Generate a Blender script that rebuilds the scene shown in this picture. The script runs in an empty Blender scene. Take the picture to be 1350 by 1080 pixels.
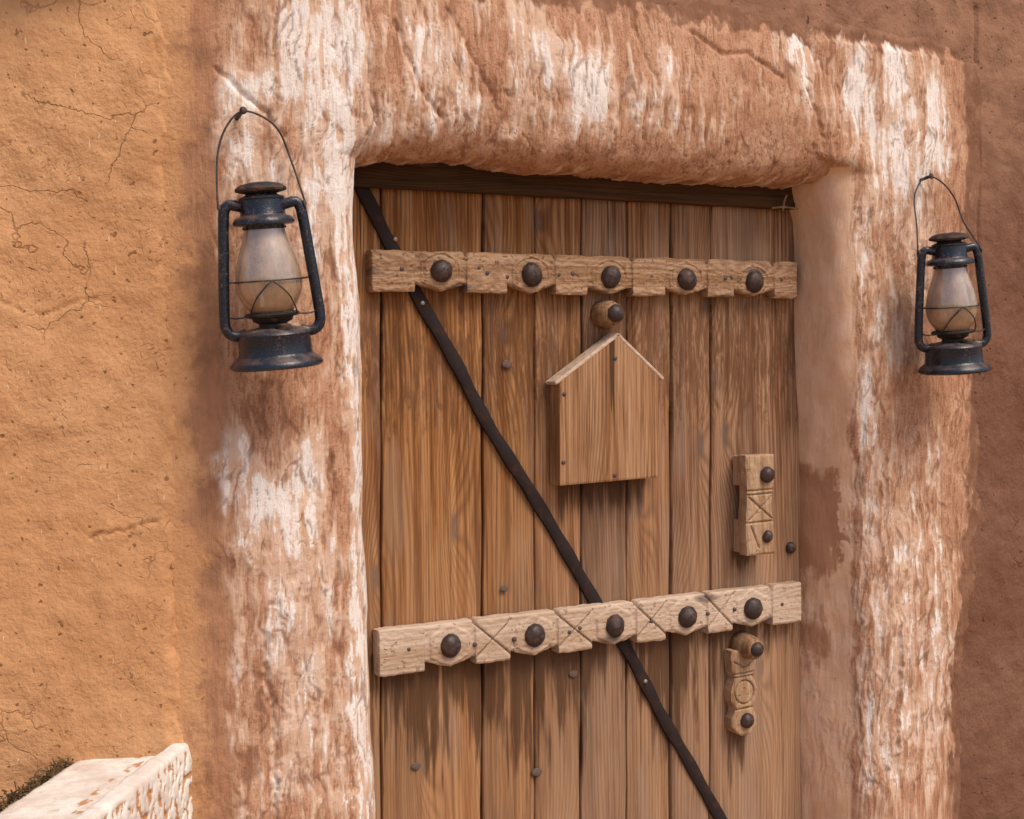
import bpy, bmesh, math, random
import numpy as np
from mathutils import Vector, Matrix

# ------------------------------------------------------------------ camera, sky, sun, exposure
scene = bpy.context.scene
COL = scene.collection
R = math.radians

cam_d = bpy.data.cameras.new('camera')
cam = bpy.data.objects.new('camera', cam_d)
COL.objects.link(cam)
cam_d.sensor_fit = 'HORIZONTAL'
cam_d.sensor_width = 36.0
cam_d.lens = 36.0 * 1700.0 / 1350.0
cam_d.clip_start = 0.05
cam_d.clip_end = 1500.0
YAW, PITCH, ROLL = R(26.9), R(-1.85), R(0.86)
fw = Vector((math.sin(YAW) * math.cos(PITCH), math.cos(YAW) * math.cos(PITCH), math.sin(PITCH)))
r0 = Vector((math.cos(YAW), -math.sin(YAW), 0.0))
u0 = r0.cross(fw)
rt = r0 * math.cos(ROLL) - u0 * math.sin(ROLL)
up = u0 * math.cos(ROLL) + r0 * math.sin(ROLL)
cam.matrix_world = Matrix(((rt.x, up.x, -fw.x, -0.8004), (rt.y, up.y, -fw.y, -2.0073),
                           (rt.z, up.z, -fw.z, 1.55), (0, 0, 0, 1)))
scene.camera = cam

SUN_AZ, SUN_EL = R(22.0), R(54.0)        # to the right of the wall's normal, above the horizon
sdir = Vector((math.sin(SUN_AZ) * math.cos(SUN_EL), -math.cos(SUN_AZ) * math.cos(SUN_EL), math.sin(SUN_EL)))
world = bpy.data.worlds.new('World')
scene.world = world
world.use_nodes = True
wn = world.node_tree
for n in list(wn.nodes):
    wn.nodes.remove(n)
sky = wn.nodes.new('ShaderNodeTexSky')
sky.sky_type = 'NISHITA'
sky.sun_disc = False
sky.sun_elevation = SUN_EL
sky.sun_rotation = math.atan2(sdir.x, sdir.y)
sky.dust_density = 2.5
bg = wn.nodes.new('ShaderNodeBackground')
bg.inputs['Strength'].default_value = 0.115
wo = wn.nodes.new('ShaderNodeOutputWorld')
wn.links.new(sky.outputs[0], bg.inputs['Color'])
wn.links.new(bg.outputs[0], wo.inputs['Surface'])

sun_d = bpy.data.lights.new('sun', 'SUN')
sun_d.energy = 1.9
sun_d.angle = R(30.0)
sun_d.color = (1.0, 0.90, 0.76)
sun = bpy.data.objects.new('sun', sun_d)
COL.objects.link(sun)
sun.rotation_euler = (-sdir).to_track_quat('-Z', 'Y').to_euler()

scene.view_settings.view_transform = 'Standard'
scene.view_settings.look = 'None'
scene.view_settings.gamma = 1.0
scene.view_settings.use_curve_mapping = False
scene.view_settings.exposure = 0.52
scene.cycles.use_adaptive_sampling = True
scene.cycles.adaptive_threshold = 0.02
scene.cycles.max_bounces = 5
scene.cycles.diffuse_bounces = 2
scene.cycles.glossy_bounces = 2
scene.cycles.transparent_max_bounces = 8
scene.cycles.caustics_reflective = False
scene.cycles.caustics_refractive = False

# ------------------------------------------------------------------ helpers
rng = np.random.RandomState(11)
random.seed(11)
ANG = rng.rand(256, 256) * 2 * math.pi
GX, GY = np.cos(ANG), np.sin(ANG)


def vnoise(a, b):
    """gradient noise, about 0..1"""
    ia = np.floor(a).astype(int)
    ib = np.floor(b).astype(int)
    fa = a - ia
    fb = b - ib
    ua = fa * fa * fa * (fa * (fa * 6 - 15) + 10)
    ub = fb * fb * fb * (fb * (fb * 6 - 15) + 10)

    def g(di, dj):
        i, j = (ia + di) & 255, (ib + dj) & 255
        return GX[i, j] * (fa - di) + GY[i, j] * (fb - dj)
    r = ((g(0, 0) * (1 - ua) + g(1, 0) * ua) * (1 - ub) + (g(0, 1) * (1 - ua) + g(1, 1) * ua) * ub)
    return 0.5 + 0.85 * r


def fbm(u, v, su, sv, octaves=4, gain=0.5, seed=0.0):
    """fractal value noise, features su by sv metres; about 0..1"""
    t = 0.0
    amp = 1.0
    tot = 0.0
    a = u / su + seed * 17.31
    b = v / sv + seed * 9.77
    for k in range(octaves):
        t = t + amp * vnoise(a + k * 31.7, b + k * 11.3)
        tot += amp
        amp *= gain
        a = a * 2.03
        b = b * 2.03
    return t / tot


def sstep(e0, e1, x):
    t = np.clip((x - e0) / (e1 - e0), 0, 1)
    return t * t * (3 - 2 * t)


def seg_dist(u, v, pts):
    d = np.full(np.shape(u), 1e9)
    for (ax, ay), (bx, by) in zip(pts[:-1], pts[1:]):
        dx, dy = bx - ax, by - ay
        t = np.clip(((u - ax) * dx + (v - ay) * dy) / (dx * dx + dy * dy + 1e-12), 0, 1)
        d = np.minimum(d, np.hypot(u - ax - t * dx, v - ay - t * dy))
    return d


def tag(o, label=None, cat=None, group=None, kind=None):
    if label:
        o['label'] = label
    if cat:
        o['category'] = cat
    if group:
        o['group'] = group
    if kind:
        o['kind'] = kind
    return o


def empty(name, loc=(0, 0, 0), rot=(0, 0, 0)):
    o = bpy.data.objects.new(name, None)
    COL.objects.link(o)
    o.location = loc
    o.rotation_euler = rot
    o.empty_display_size = 0.05
    return o


def link(name, me, m, parent=None, smooth=False, loc=(0, 0, 0), rot=(0, 0, 0)):
    me.name = name
    if m and not me.materials:
        me.materials.append(m)
    if smooth:
        me.polygons.foreach_set('use_smooth', [True] * len(me.polygons))
    o = bpy.data.objects.new(name, me)
    COL.objects.link(o)
    o.location = loc
    o.rotation_euler = rot
    if parent:
        o.parent = parent
    return o


def grid_mesh(P, attrs=None, keep=None, wrap=False, caps=False):
    """P (n, m, 3) -> mesh of quads, keep = mask of quads (n-1, m-1); wrap joins the second axis"""
    n, m = P.shape[:2]
    idx = np.arange(n * m).reshape(n, m)
    nx = np.roll(idx, -1, axis=1) if wrap else idx
    if wrap:
        q = np.stack([idx[:-1], nx[:-1], nx[1:], idx[1:]], axis=-1).reshape(-1, 4)
    else:
        q = np.stack([idx[:-1, :-1], idx[:-1, 1:], idx[1:, 1:], idx[1:, :-1]], axis=-1)
        q = q[keep] if keep is not None else q.reshape(-1, 4)
    faces = [q]
    me = bpy.data.meshes.new('mesh')
    nq = len(q)
    loops = q.astype(np.int32).ravel()
    starts = np.arange(nq, dtype=np.int32) * 4
    if caps and wrap:
        loops = np.concatenate([loops, idx[0][::-1].astype(np.int32), idx[-1].astype(np.int32)])
        starts = np.concatenate([starts, [nq * 4, nq * 4 + m]]).astype(np.int32)
    me.vertices.add(n * m)
    me.vertices.foreach_set('co', P.reshape(-1, 3).astype(np.float32).ravel())
    me.loops.add(len(loops))
    me.loops.foreach_set('vertex_index', loops)
    me.polygons.add(len(starts))
    me.polygons.foreach_set('loop_start', starts)
    me.update(calc_edges=True)
    me.validate()
    for k, a in (attrs or {}).items():
        at_ = me.attributes.new(k, 'FLOAT', 'POINT')
        at_.data.foreach_set('value', np.asarray(a, dtype=np.float32).ravel())
    return me


def resample(pts, step):
    """dense smooth polyline (Catmull-Rom) with even spacing"""
    p = np.array(pts, float)
    q = np.vstack([2 * p[0] - p[1], p, 2 * p[-1] - p[-2]])
    out = []
    for i in range(1, len(q) - 2):
        t = np.linspace(0, 1, 40, endpoint=False)[:, None]
        a, b, c, d = q[i - 1], q[i], q[i + 1], q[i + 2]
        out.append(0.5 * ((2 * b) + (-a + c) * t + (2 * a - 5 * b + 4 * c - d) * t ** 2 + (-a + 3 * b - 3 * c + d) * t ** 3))
    out.append(p[-1:])
    o = np.vstack(out)
    L = np.concatenate([[0], np.cumsum(np.linalg.norm(np.diff(o, axis=0), axis=1))])
    n = max(2, int(round(L[-1] / step)) + 1)
    s = np.linspace(0, L[-1], n)
    return np.stack([np.interp(s, L, o[:, k]) for k in range(o.shape[1])], axis=1)


def bm_mesh(bm, smooth_angle=None):
    me = bpy.data.meshes.new('mesh')
    bmesh.ops.recalc_face_normals(bm, faces=bm.faces)
    bm.to_mesh(me)
    bm.free()
    return me


def lathe(profile, seg=32, wob=0.0):
    """closed surface of revolution about z, profile = [(r, z), ...]"""
    bm = bmesh.new()
    rings = []
    for r, z in profile:
        if r < 1e-5:
            rings.append([bm.verts.new((0, 0, z))])
        else:
            rings.append([bm.verts.new((r * math.cos(2 * math.pi * k / seg), r * math.sin(2 * math.pi * k / seg), z))
                          for k in range(seg)])
    for a, b in zip(rings[:-1], rings[1:]):
        for k in range(seg):
            k2 = (k + 1) % seg
            if len(a) == 1 and len(b) == 1:
                continue
            if len(a) == 1:
                bm.faces.new((a[0], b[k], b[k2]))
            elif len(b) == 1:
                bm.faces.new((a[k], a[k2], b[0]))
            else:
                bm.faces.new((a[k], a[k2], b[k2], b[k]))
    if wob:
        for v in bm.verts:
            v.co += Vector((random.uniform(-wob, wob), random.uniform(-wob, wob), random.uniform(-wob, wob)))
    return bm_mesh(bm)


def tube(path, ra, rb=None, seg=10, step=0.006, flat=None):
    """tube along a path; ra, rb = half widths (flattened tube), flat = the direction of ra"""
    rb = rb or ra
    P = resample(path, step)
    T = np.gradient(P, axis=0)
    T /= np.linalg.norm(T, axis=1)[:, None]
    ref = np.array(flat if flat is not None else (0.0, 1.0, 0.0))
    rows = []
    for p, t in zip(P, T):
        a = ref - t * np.dot(ref, t)
        if np.linalg.norm(a) < 1e-4:
            a = np.array((1.0, 0, 0)) - t * t[0]
        a /= np.linalg.norm(a)
        b = np.cross(t, a)
        rows.append([p + ra * math.cos(w) * a + rb * math.sin(w) * b
                     for w in np.linspace(0, 2 * math.pi, seg, endpoint=False)])
    return grid_mesh(np.array(rows), wrap=True, caps=True)


def prism(outline, y0, y1, bevel=0.0, segs=2, wob=0.0):
    """outline in (x, z), extruded from y0 (back) to y1 (front)"""
    bm = bmesh.new()
    a = [bm.verts.new((x, y0, z)) for x, z in outline]
    b = [bm.verts.new((x, y1, z)) for x, z in outline]
    bm.faces.new(a)
    bm.faces.new(b)
    n = len(outline)
    for k in range(n):
        bm.faces.new((a[k], a[(k + 1) % n], b[(k + 1) % n], b[k]))
    bmesh.ops.recalc_face_normals(bm, faces=bm.faces)
    if bevel:
        bmesh.ops.bevel(bm, geom=list(bm.edges), offset=bevel, segments=segs, profile=0.6, affect='EDGES', clamp_overlap=True)
    if wob:
        for v in bm.verts:
            v.co += Vector([random.uniform(-wob, wob) for _ in range(3)])
    return bm_mesh(bm)


# ------------------------------------------------------------------ node helpers
class NT:
    def __init__(self, name):
        self.m = bpy.data.materials.new(name)
        self.m.use_nodes = True
        self.t = self.m.node_tree
        for n in list(self.t.nodes):
            self.t.nodes.remove(n)
        self.out = self.t.nodes.new('ShaderNodeOutputMaterial')

    def set(self, sock, v):
        if isinstance(v, bpy.types.NodeSocket):
            self.t.links.new(v, sock)
        elif v is not None:
            if hasattr(sock.default_value, '__len__') and not hasattr(v, '__len__'):
                v = (v,) * len(sock.default_value)
            if hasattr(sock.default_value, '__len__') and len(sock.default_value) == 4 and len(v) == 3:
                v = (*v, 1.0)
            sock.default_value = v

    def n(self, typ, ins=None, **props):
        nd = self.t.nodes.new('ShaderNode' + typ)
        for k, v in props.items():
            setattr(nd, k, v)
        for k, v in (ins or {}).items():
            self.set(nd.inputs[k], v)
        return nd

    def math(self, op, a, b=None, c=None, clamp=False):
        nd = self.n('Math', operation=op, use_clamp=clamp)
        for k, v in enumerate((a, b, c)):
            if v is not None:
                self.set(nd.inputs[k], v)
        return nd.outputs[0]

    def vmath(self, op, a, b=None):
        nd = self.n('VectorMath', operation=op)
        self.set(nd.inputs[0], a)
        if b is not None:
            self.set(nd.inputs[1], b)
        return nd.outputs[0]

    def noise(self, vec, scale, detail=3.0, rough=0.55, dist=0.0):
        return self.n('TexNoise', {'Vector': vec, 'Scale': scale, 'Detail': detail, 'Roughness': rough, 'Distortion': dist}).outputs[0]

    def ramp(self, v, a, b, lo=0.0, hi=1.0, smooth=True):
        nd = self.n('MapRange', {'Value': v, 'From Min': a, 'From Max': b, 'To Min': lo, 'To Max': hi})
        nd.interpolation_type = 'SMOOTHSTEP' if smooth else 'LINEAR'
        return nd.outputs[0]

    def mix(self, f, a, b, mode='MIX'):
        nd = self.n('Mix', data_type='RGBA', blend_type=mode, clamp_factor=True)
        self.set(nd.inputs[0], f)
        self.set(nd.inputs[6], a)
        self.set(nd.inputs[7], b)
        return nd.outputs[2]

    def attr(self, name):
        return self.n('Attribute', attribute_name=name).outputs['Fac']

    def bump(self, h, dist, strength=1.0, normal=None):
        nd = self.n('Bump', {'Height': h, 'Distance': dist, 'Strength': strength})
        if normal is not None:
            self.set(nd.inputs['Normal'], normal)
        return nd.outputs[0]

    def finish(self, color, rough=0.9, normal=None, metallic=0.0, spec=0.3):
        p = self.n('BsdfPrincipled', {'Base Color': color, 'Roughness': rough, 'Metallic': metallic, 'Specular IOR Level': spec})
        if normal is not None:
            self.set(p.inputs['Normal'], normal)
        self.t.links.new(p.outputs[0], self.out.inputs['Surface'])
        return self.m


def pos(t):
    return t.n('NewGeometry').outputs['Position']


# --- mud plaster with straw flecks
def mud(name, base, dark, light, fleck=(0.17, 0.075, 0.03), fleck_amt=1.0, straw=0.6, top=None):
    t = NT(name)
    p = pos(t)
    big = t.noise(p, 2.2, 2)
    mid = t.noise(p, 14, 4, 0.62)
    fine = t.noise(p, 150, 2, 0.6)
    c = t.mix(t.ramp(big, 0.35, 0.68), base, light)
    c = t.mix(t.ramp(mid, 0.42, 0.75, 0, 0.55), c, dark)
    c = t.mix(t.ramp(fine, 0.3, 0.75, 0, 0.32), c, dark)
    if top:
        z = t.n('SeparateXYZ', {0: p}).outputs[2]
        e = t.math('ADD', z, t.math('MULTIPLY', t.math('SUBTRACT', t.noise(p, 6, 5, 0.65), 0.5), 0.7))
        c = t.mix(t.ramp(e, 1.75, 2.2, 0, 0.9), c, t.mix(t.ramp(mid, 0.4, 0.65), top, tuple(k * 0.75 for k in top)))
    bend = t.vmath('MULTIPLY', t.n('TexNoise', {'Vector': p, 'Scale': 22.0, 'Detail': 1.0}).outputs[1], (0.02, 0.02, 0.02))
    q = t.vmath('ADD', p, bend)
    f = None
    for k, (ry, sc) in enumerate(((0.55, 1.0), (-0.75, 1.2), (1.9, 0.9))):
        mp = t.n('Mapping', {'Vector': q, 'Rotation': (0, ry, 0), 'Location': (k * 3.1, 0, k * 1.7)}).outputs[0]
        nz = t.noise(t.vmath('MULTIPLY', mp, (85 * sc, 20, 420 * sc)), 1.0, 0.0)
        h = t.ramp(nz, 0.735, 0.80)
        f = h if f is None else t.math('MAXIMUM', f, h)
    f = t.math('MULTIPLY', f, t.ramp(t.noise(p, 11, 2), 0.44, 0.66))
    c = t.mix(t.math('MULTIPLY', f, 0.8 * fleck_amt), c, fleck)
    # hairline drying cracks, broken up
    vq = t.vmath('ADD', p, t.vmath('MULTIPLY', t.n('TexNoise', {'Vector': p, 'Scale': 16.0, 'Detail': 4.0}).outputs[1], (0.09, 0.09, 0.09)))
    ed = t.n('TexVoronoi', {'Vector': vq, 'Scale': 7.0}, feature='DISTANCE_TO_EDGE').outputs['Distance']
    hair = t.math('MULTIPLY', t.ramp(ed, 0.002, 0.011, 1, 0), t.ramp(t.noise(p, 5, 3, 0.6), 0.52, 0.62))
    c = t.mix(t.math('MULTIPLY', hair, 0.6 * fleck_amt), c, fleck)
    st = t.ramp(t.noise(t.vmath('MULTIPLY', q, (330, 30, 45)), 1.0, 0.0), 0.835, 0.855)
    c = t.mix(t.math('MULTIPLY', st, straw), c, (0.75, 0.6, 0.45))
    pit = t.ramp(t.noise(p, 95, 1, 0.5), 0.68, 0.78)
    c = t.mix(t.math('MULTIPLY', pit, 0.75), c, fleck)
    h = t.math('ADD', t.math('MULTIPLY', mid, 0.9), t.math('MULTIPLY', fine, 0.75))
    h = t.math('SUBTRACT', h, t.math('ADD', t.math('MULTIPLY', pit, 0.35), t.math('MULTIPLY', hair, 0.4)))
    return t.finish(c, 0.95, t.bump(h, 0.0032, 0.9), spec=0.12)


M = {}
M['ochre'] = mud('ochre_mud', (0.55, 0.277, 0.128), (0.42, 0.198, 0.085), (0.60, 0.325, 0.160), fleck_amt=0.85)
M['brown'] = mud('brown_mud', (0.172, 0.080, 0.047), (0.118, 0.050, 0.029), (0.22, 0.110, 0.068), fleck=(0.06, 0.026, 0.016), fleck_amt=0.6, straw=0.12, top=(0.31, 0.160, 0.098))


# --- surround: gypsum wash worn off reddish clay
def surround_mat():
    t = NT('worn_gypsum_over_clay')
    p = pos(t)
    g, oc, sm, stn, dk = (t.attr(k) for k in ('gypsum', 'ochre', 'smooth', 'stain', 'crevice'))
    eg = t.attr('edge')
    st = t.noise(t.vmath('MULTIPLY', p, (150, 100, 17)), 1.0, 6, 0.74, 0.5)
    blot = t.noise(p, 20, 3, 0.62)
    fine = t.noise(p, 260, 2, 0.6)
    clay = t.mix(t.ramp(st, 0.36, 0.64), (0.37, 0.172, 0.098), (0.53, 0.288, 0.175))
    clay = t.mix(t.ramp(blot, 0.42, 0.68, 0, 0.8), clay, (0.60, 0.355, 0.225))
    clay = t.mix(t.ramp(fine, 0.5, 0.72, 0, 0.55), clay, (0.18, 0.072, 0.04))
    gg = t.math('ADD', g, t.math('ADD', t.math('MULTIPLY', t.math('SUBTRACT', st, 0.5), 0.9),
                                 t.math('MULTIPLY', t.math('SUBTRACT', fine, 0.5), 0.35)))
    pale = t.mix(t.ramp(blot, 0.4, 0.65), (0.64, 0.415, 0.29), (0.72, 0.52, 0.40))
    c = t.mix(t.ramp(gg, 0.15, 0.60, 0, 0.9), clay, pale)
    c = t.mix(t.ramp(gg, 0.77, 1.02), c, (0.84, 0.745, 0.68))
    rv = t.mix(t.ramp(blot, 0.35, 0.7), (0.70, 0.43, 0.265), (0.74, 0.50, 0.355))
    rv = t.mix(t.ramp(st, 0.48, 0.75, 0, 0.35), rv, (0.46, 0.22, 0.115))
    c = t.mix(t.ramp(t.math('ADD', sm, t.math('MULTIPLY', t.math('SUBTRACT', blot, 0.5), 0.5)), 0.35, 0.6), c, rv)
    c = t.mix(t.math('MULTIPLY', dk, 0.6), c, (0.20, 0.085, 0.048))
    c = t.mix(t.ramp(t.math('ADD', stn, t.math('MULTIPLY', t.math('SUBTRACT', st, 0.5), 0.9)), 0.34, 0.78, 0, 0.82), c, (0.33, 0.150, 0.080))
    om = t.mix(t.ramp(t.noise(p, 14, 4, 0.62), 0.4, 0.65), (0.42, 0.205, 0.113), (0.302, 0.148, 0.081))
    c = t.mix(t.ramp(t.math('ADD', oc, t.math('MULTIPLY', t.math('SUBTRACT', blot, 0.5), 0.7)), 0.15, 0.85), c, om)
    # thins out into the ochre plaster of the next wall
    oc_c = t.mix(t.ramp(t.noise(p, 2.2, 2), 0.35, 0.68), (0.55, 0.277, 0.128), (0.60, 0.325, 0.160))
    n14 = t.noise(p, 14, 4, 0.62)
    n150 = t.noise(p, 150, 2, 0.6)
    oc_c = t.mix(t.ramp(n14, 0.42, 0.75, 0, 0.55), oc_c, (0.42, 0.198, 0.085))
    oc_c = t.mix(t.ramp(n150, 0.3, 0.75, 0, 0.32), oc_c, (0.42, 0.198, 0.085))
    ex = t.math('ADD', t.n('SeparateXYZ', {0: p}).outputs[0], t.math('MULTIPLY', t.math('SUBTRACT', t.noise(p, 13, 8, 0.78), 0.5), 0.17))
    oc_c = t.mix(t.ramp(t.noise(p, 95, 1, 0.5), 0.68, 0.78, 0, 0.75), oc_c, (0.17, 0.075, 0.03))
    om_f = t.ramp(ex, -0.355, -0.315, 1, 0)
    c = t.mix(om_f, c, oc_c)
    bw = t.mix(t.ramp(blot, 0.4, 0.65), (0.21, 0.098, 0.056), (0.29, 0.147, 0.088))
    c = t.mix(t.ramp(t.math('ADD', eg, t.math('MULTIPLY', t.math('SUBTRACT', st, 0.5), 0.5)), 0.25, 0.75), c, bw)
    h = t.math('ADD', t.math('MULTIPLY', st, 1.6), t.math('MULTIPLY', fine, 0.55))
    h = t.math('MULTIPLY', h, t.math('SUBTRACT', 1.0, t.math('MULTIPLY', sm, 0.65)))
    hm = t.math('ADD', t.math('MULTIPLY', n14, 1.15), t.math('MULTIPLY', n150, 0.96))
    h = t.math('ADD', t.math('MULTIPLY', h, t.math('SUBTRACT', 1.0, om_f)), t.math('MULTIPLY', hm, om_f))
    return t.finish(c, 0.93, t.bump(h, 0.0025, 0.9), spec=0.12)


M['surround'] = surround_mat()


# --- old timber; along = 'z' or 'x'
def wood(name, base, dark, light, along='z', rings=820.0, stain=0.0, grain=1.0, rough=0.8, holes=0.0):
    t = NT(name)
    co = t.n('TexCoord').outputs['Object']
    rnd = t.n('ObjectInfo').outputs['Random']
    off = t.n('CombineXYZ', {0: t.math('MULTIPLY', rnd, 7.3), 1: t.math('MULTIPLY', rnd, 3.1), 2: t.math('MULTIPLY', rnd, 11.7)}).outputs[0]
    v = t.vmath('ADD', co, off)
    if along == 'x':
        s = t.n('SeparateXYZ', {0: v})
        v = t.n('CombineXYZ', {0: s.outputs[2], 1: s.outputs[1], 2: s.outputs[0]}).outputs[0]
    sx = t.n('SeparateXYZ', {0: v})
    warp = t.noise(t.vmath('MULTIPLY', v, (7, 7, 1.1)), 1.0, 2, 0.5)
    kv = t.n('CombineXYZ', {0: t.math('MULTIPLY', sx.outputs[0], 6.5), 1: t.math('MULTIPLY', sx.outputs[2], 1.9)}).outputs[0]
    vo = t.n('TexVoronoi', {'Vector': kv, 'Scale': 1.0, 'Randomness': 1.0}, voronoi_dimensions='2D')
    d = vo.outputs['Distance']
    knot = t.math('POWER', t.math('SUBTRACT', 1.0, t.math('MINIMUM', t.math('MULTIPLY', d, 1.9), 1.0)), 2.0)
    ph = t.math('ADD', t.math('MULTIPLY', sx.outputs[0], rings), t.math('MULTIPLY', warp, 55.0))
    ph = t.math('ADD', ph, t.math('MULTIPLY', knot, 42.0))
    rg = t.math('MULTIPLY_ADD', t.math('SINE', ph), 0.5, 0.5)
    rg = t.math('POWER', rg, 1.6)
    fib = t.noise(t.vmath('MULTIPLY', v, (300, 300, 5)), 1.0, 4, 0.7)
    strk = t.noise(t.vmath('MULTIPLY', v, (60, 60, 1.5)), 1.0, 5, 0.68)
    blot = t.noise(t.vmath('MULTIPLY', v, (10, 10, 2.2)), 1.0, 4, 0.65)
    c = t.mix(t.ramp(strk, 0.36, 0.62), base, light)
    c = t.mix(t.ramp(strk, 0.50, 0.34, 0, 0.6 * grain), c, dark)
    c = t.mix(t.ramp(blot, 0.45, 0.72, 0, 0.5), c, dark)
    c = t.mix(t.math('MULTIPLY', t.math('MULTIPLY', rg, t.ramp(blot, 0.3, 0.6, 0.25, 0.6)), grain), c, dark)
    c = t.mix(t.ramp(fib, 0.50, 0.70, 0, 0.8 * grain), c, tuple(x * 0.6 for x in dark))
    core = t.ramp(t.math('ADD', d, t.math('MULTIPLY', t.math('SUBTRACT', blot, 0.5), 0.06)), 0.025, 0.075, 1, 0)
    c = t.mix(t.math('MULTIPLY', core, 0.75), c, (0.12, 0.078, 0.062))
    # long drying cracks
    ck = t.ramp(t.noise(t.vmath('MULTIPLY', t.vmath('ADD', v, (3.3, 0, 0)), (62, 62, 0.9)), 1.0, 2, 0.5), 0.712, 0.732)
    c = t.mix(t.math('MULTIPLY', ck, 0.85), c, (0.05, 0.025, 0.012))
    c = t.n('HueSaturation', {'Color': c, 'Value': t.math('ADD', 0.84, t.math('MULTIPLY', t.math('FRACT', t.math('MULTIPLY', rnd, 7.31)), 0.30)),
                              'Saturation': t.math('ADD', 0.90, t.math('MULTIPLY', t.math('FRACT', t.math('MULTIPLY', rnd, 13.7)), 0.2))}).outputs[0] if stain else c
    if stain:
        P = t.n('SeparateXYZ', {0: pos(t)})
        z, x = P.outputs[2], P.outputs[0]
        run = t.noise(t.n('CombineXYZ', {0: t.math('MULTIPLY', x, 58.0), 1: 0.0, 2: t.math('MULTIPLY', z, 4.0)}).outputs[0], 1.0, 3, 0.6)
        run2 = t.noise(t.n('CombineXYZ', {0: t.math('MULTIPLY', x, 95.0), 1: 4.0, 2: t.math('MULTIPLY', z, 15.0)}).outputs[0], 1.0, 4, 0.7, 0.8)
        # drips that ran from the lower rail
        low = t.math('MULTIPLY', t.ramp(z, 0.72, 1.04, 0, 1, False), t.ramp(z, 1.04, 1.06, 1, 0))
        wet = t.noise(t.n('CombineXYZ', {0: t.math('MULTIPLY', x, 9.0), 1: 7.0, 2: t.math('MULTIPLY', z, 0.6)}).outputs[0], 1.0, 2, 0.5)
        dsum = t.math('ADD', t.math('ADD', run, t.math('MULTIPLY', low, 0.34)), t.math('MULTIPLY', t.math('SUBTRACT', wet, 0.5), 0.9))
        drip = t.ramp(dsum, 0.65, 0.82)
        drip = t.math('MULTIPLY', drip, t.ramp(low, 0.0, 0.15))
        # weather figure on the sun-bleached band between the rails
        mid = t.math('MULTIPLY', t.ramp(z, 1.36, 1.56), t.ramp(z, 1.60, 1.72, 1, 0))
        fig = t.ramp(t.math('ADD', run2, t.math('MULTIPLY', mid, 0.16)), 0.52, 0.74)
        fig = t.math('MULTIPLY', fig, t.ramp(mid, 0.0, 0.3))
        def run_from(x0, x1, ztop, length):
            m = t.math('MULTIPLY', t.ramp(z, ztop - length, ztop, 0, 1, False), t.ramp(z, ztop, ztop + 0.02, 1, 0))
            m = t.math('MULTIPLY', m, t.math('MULTIPLY', t.ramp(x, x0 - 0.01, x0 + 0.01), t.ramp(x, x1 - 0.01, x1 + 0.01, 1, 0)))
            return t.math('MULTIPLY', t.ramp(t.math('ADD', run, t.math('MULTIPLY', m, 0.34)), 0.62, 0.80), t.ramp(m, 0.0, 0.15))
        drip = t.math('MAXIMUM', drip, run_from(0.375, 0.575, 1.325, 0.10))
        drip = t.math('MAXIMUM', drip, run_from(0.765, 0.815, 0.80, 0.16))
        drip = t.math('MAXIMUM', drip, run_from(0.78, 0.85, 1.165, 0.06))
        grey = t.math('MULTIPLY', t.ramp(t.noise(t.vmath('MULTIPLY', v, (14, 14, 2.6)), 1.0, 3, 0.6), 0.50, 0.66), 0.36)
        c = t.mix(grey, c, (0.30, 0.205, 0.145))
        # bleached towards the ground
        bl = t.math('MULTIPLY', t.ramp(z, 1.5, 0.9), t.ramp(blot, 0.3, 0.6, 0.45, 0.85))
        c = t.mix(t.math('MULTIPLY', bl, 0.38), c, (0.40, 0.25, 0.155))
        c = t.mix(t.math('MULTIPLY', drip, 0.85 * stain), c, (0.070, 0.030, 0.013))
        c = t.mix(t.math('MULTIPLY', fig, 0.75 * stain), c, (0.11, 0.046, 0.019))
    h = t.math('SUBTRACT', t.math('MULTIPLY', strk, 0.6), t.math('MULTIPLY', fib, 0.6))
    h = t.math('SUBTRACT', h, t.math('MULTIPLY', ck, 1.2))
    if holes:
        q = t.ramp(t.noise(co, 95, 2, 0.5), 0.66, 0.72)
        c = t.mix(t.math('MULTIPLY', q, 0.7 * holes), c, (0.16, 0.08, 0.04))
        h = t.math('SUBTRACT', h, t.math('MULTIPLY', q, 1.0))
    return t.finish(c, rough, t.bump(h, 0.0024, 0.9), spec=0.2)


M['plank'] = wood('weathered_plank', (0.285, 0.122, 0.048), (0.090, 0.034, 0.014), (0.395, 0.210, 0.106), stain=1.0)
M['rail'] = wood('worm_eaten_rail', (0.37, 0.21, 0.112), (0.19, 0.092, 0.043), (0.45, 0.28, 0.17), along='x', rings=600, grain=0.9, holes=1.0)
M['rail_pale'] = wood('pale_carved_rail', (0.53, 0.38, 0.27), (0.35, 0.215, 0.13), (0.59, 0.445, 0.34), along='x', rings=560, grain=0.7, holes=0.45)
M['board'] = wood('nailed_board', (0.335, 0.155, 0.064), (0.13, 0.052, 0.021), (0.44, 0.25, 0.135), rings=900)
M['fitting'] = wood('carved_fitting', (0.40, 0.24, 0.135), (0.22, 0.11, 0.052), (0.48, 0.32, 0.20), rings=700, grain=0.6, holes=0.3)
M['peg'] = wood('turned_peg', (0.29, 0.155, 0.075), (0.13, 0.06, 0.028), (0.38, 0.22, 0.12), rings=700, grain=0.8, holes=0.4)
M['header'] = wood('dark_header_timber', (0.060, 0.028, 0.011), (0.028, 0.013, 0.006), (0.082, 0.040, 0.016), along='x')


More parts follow.
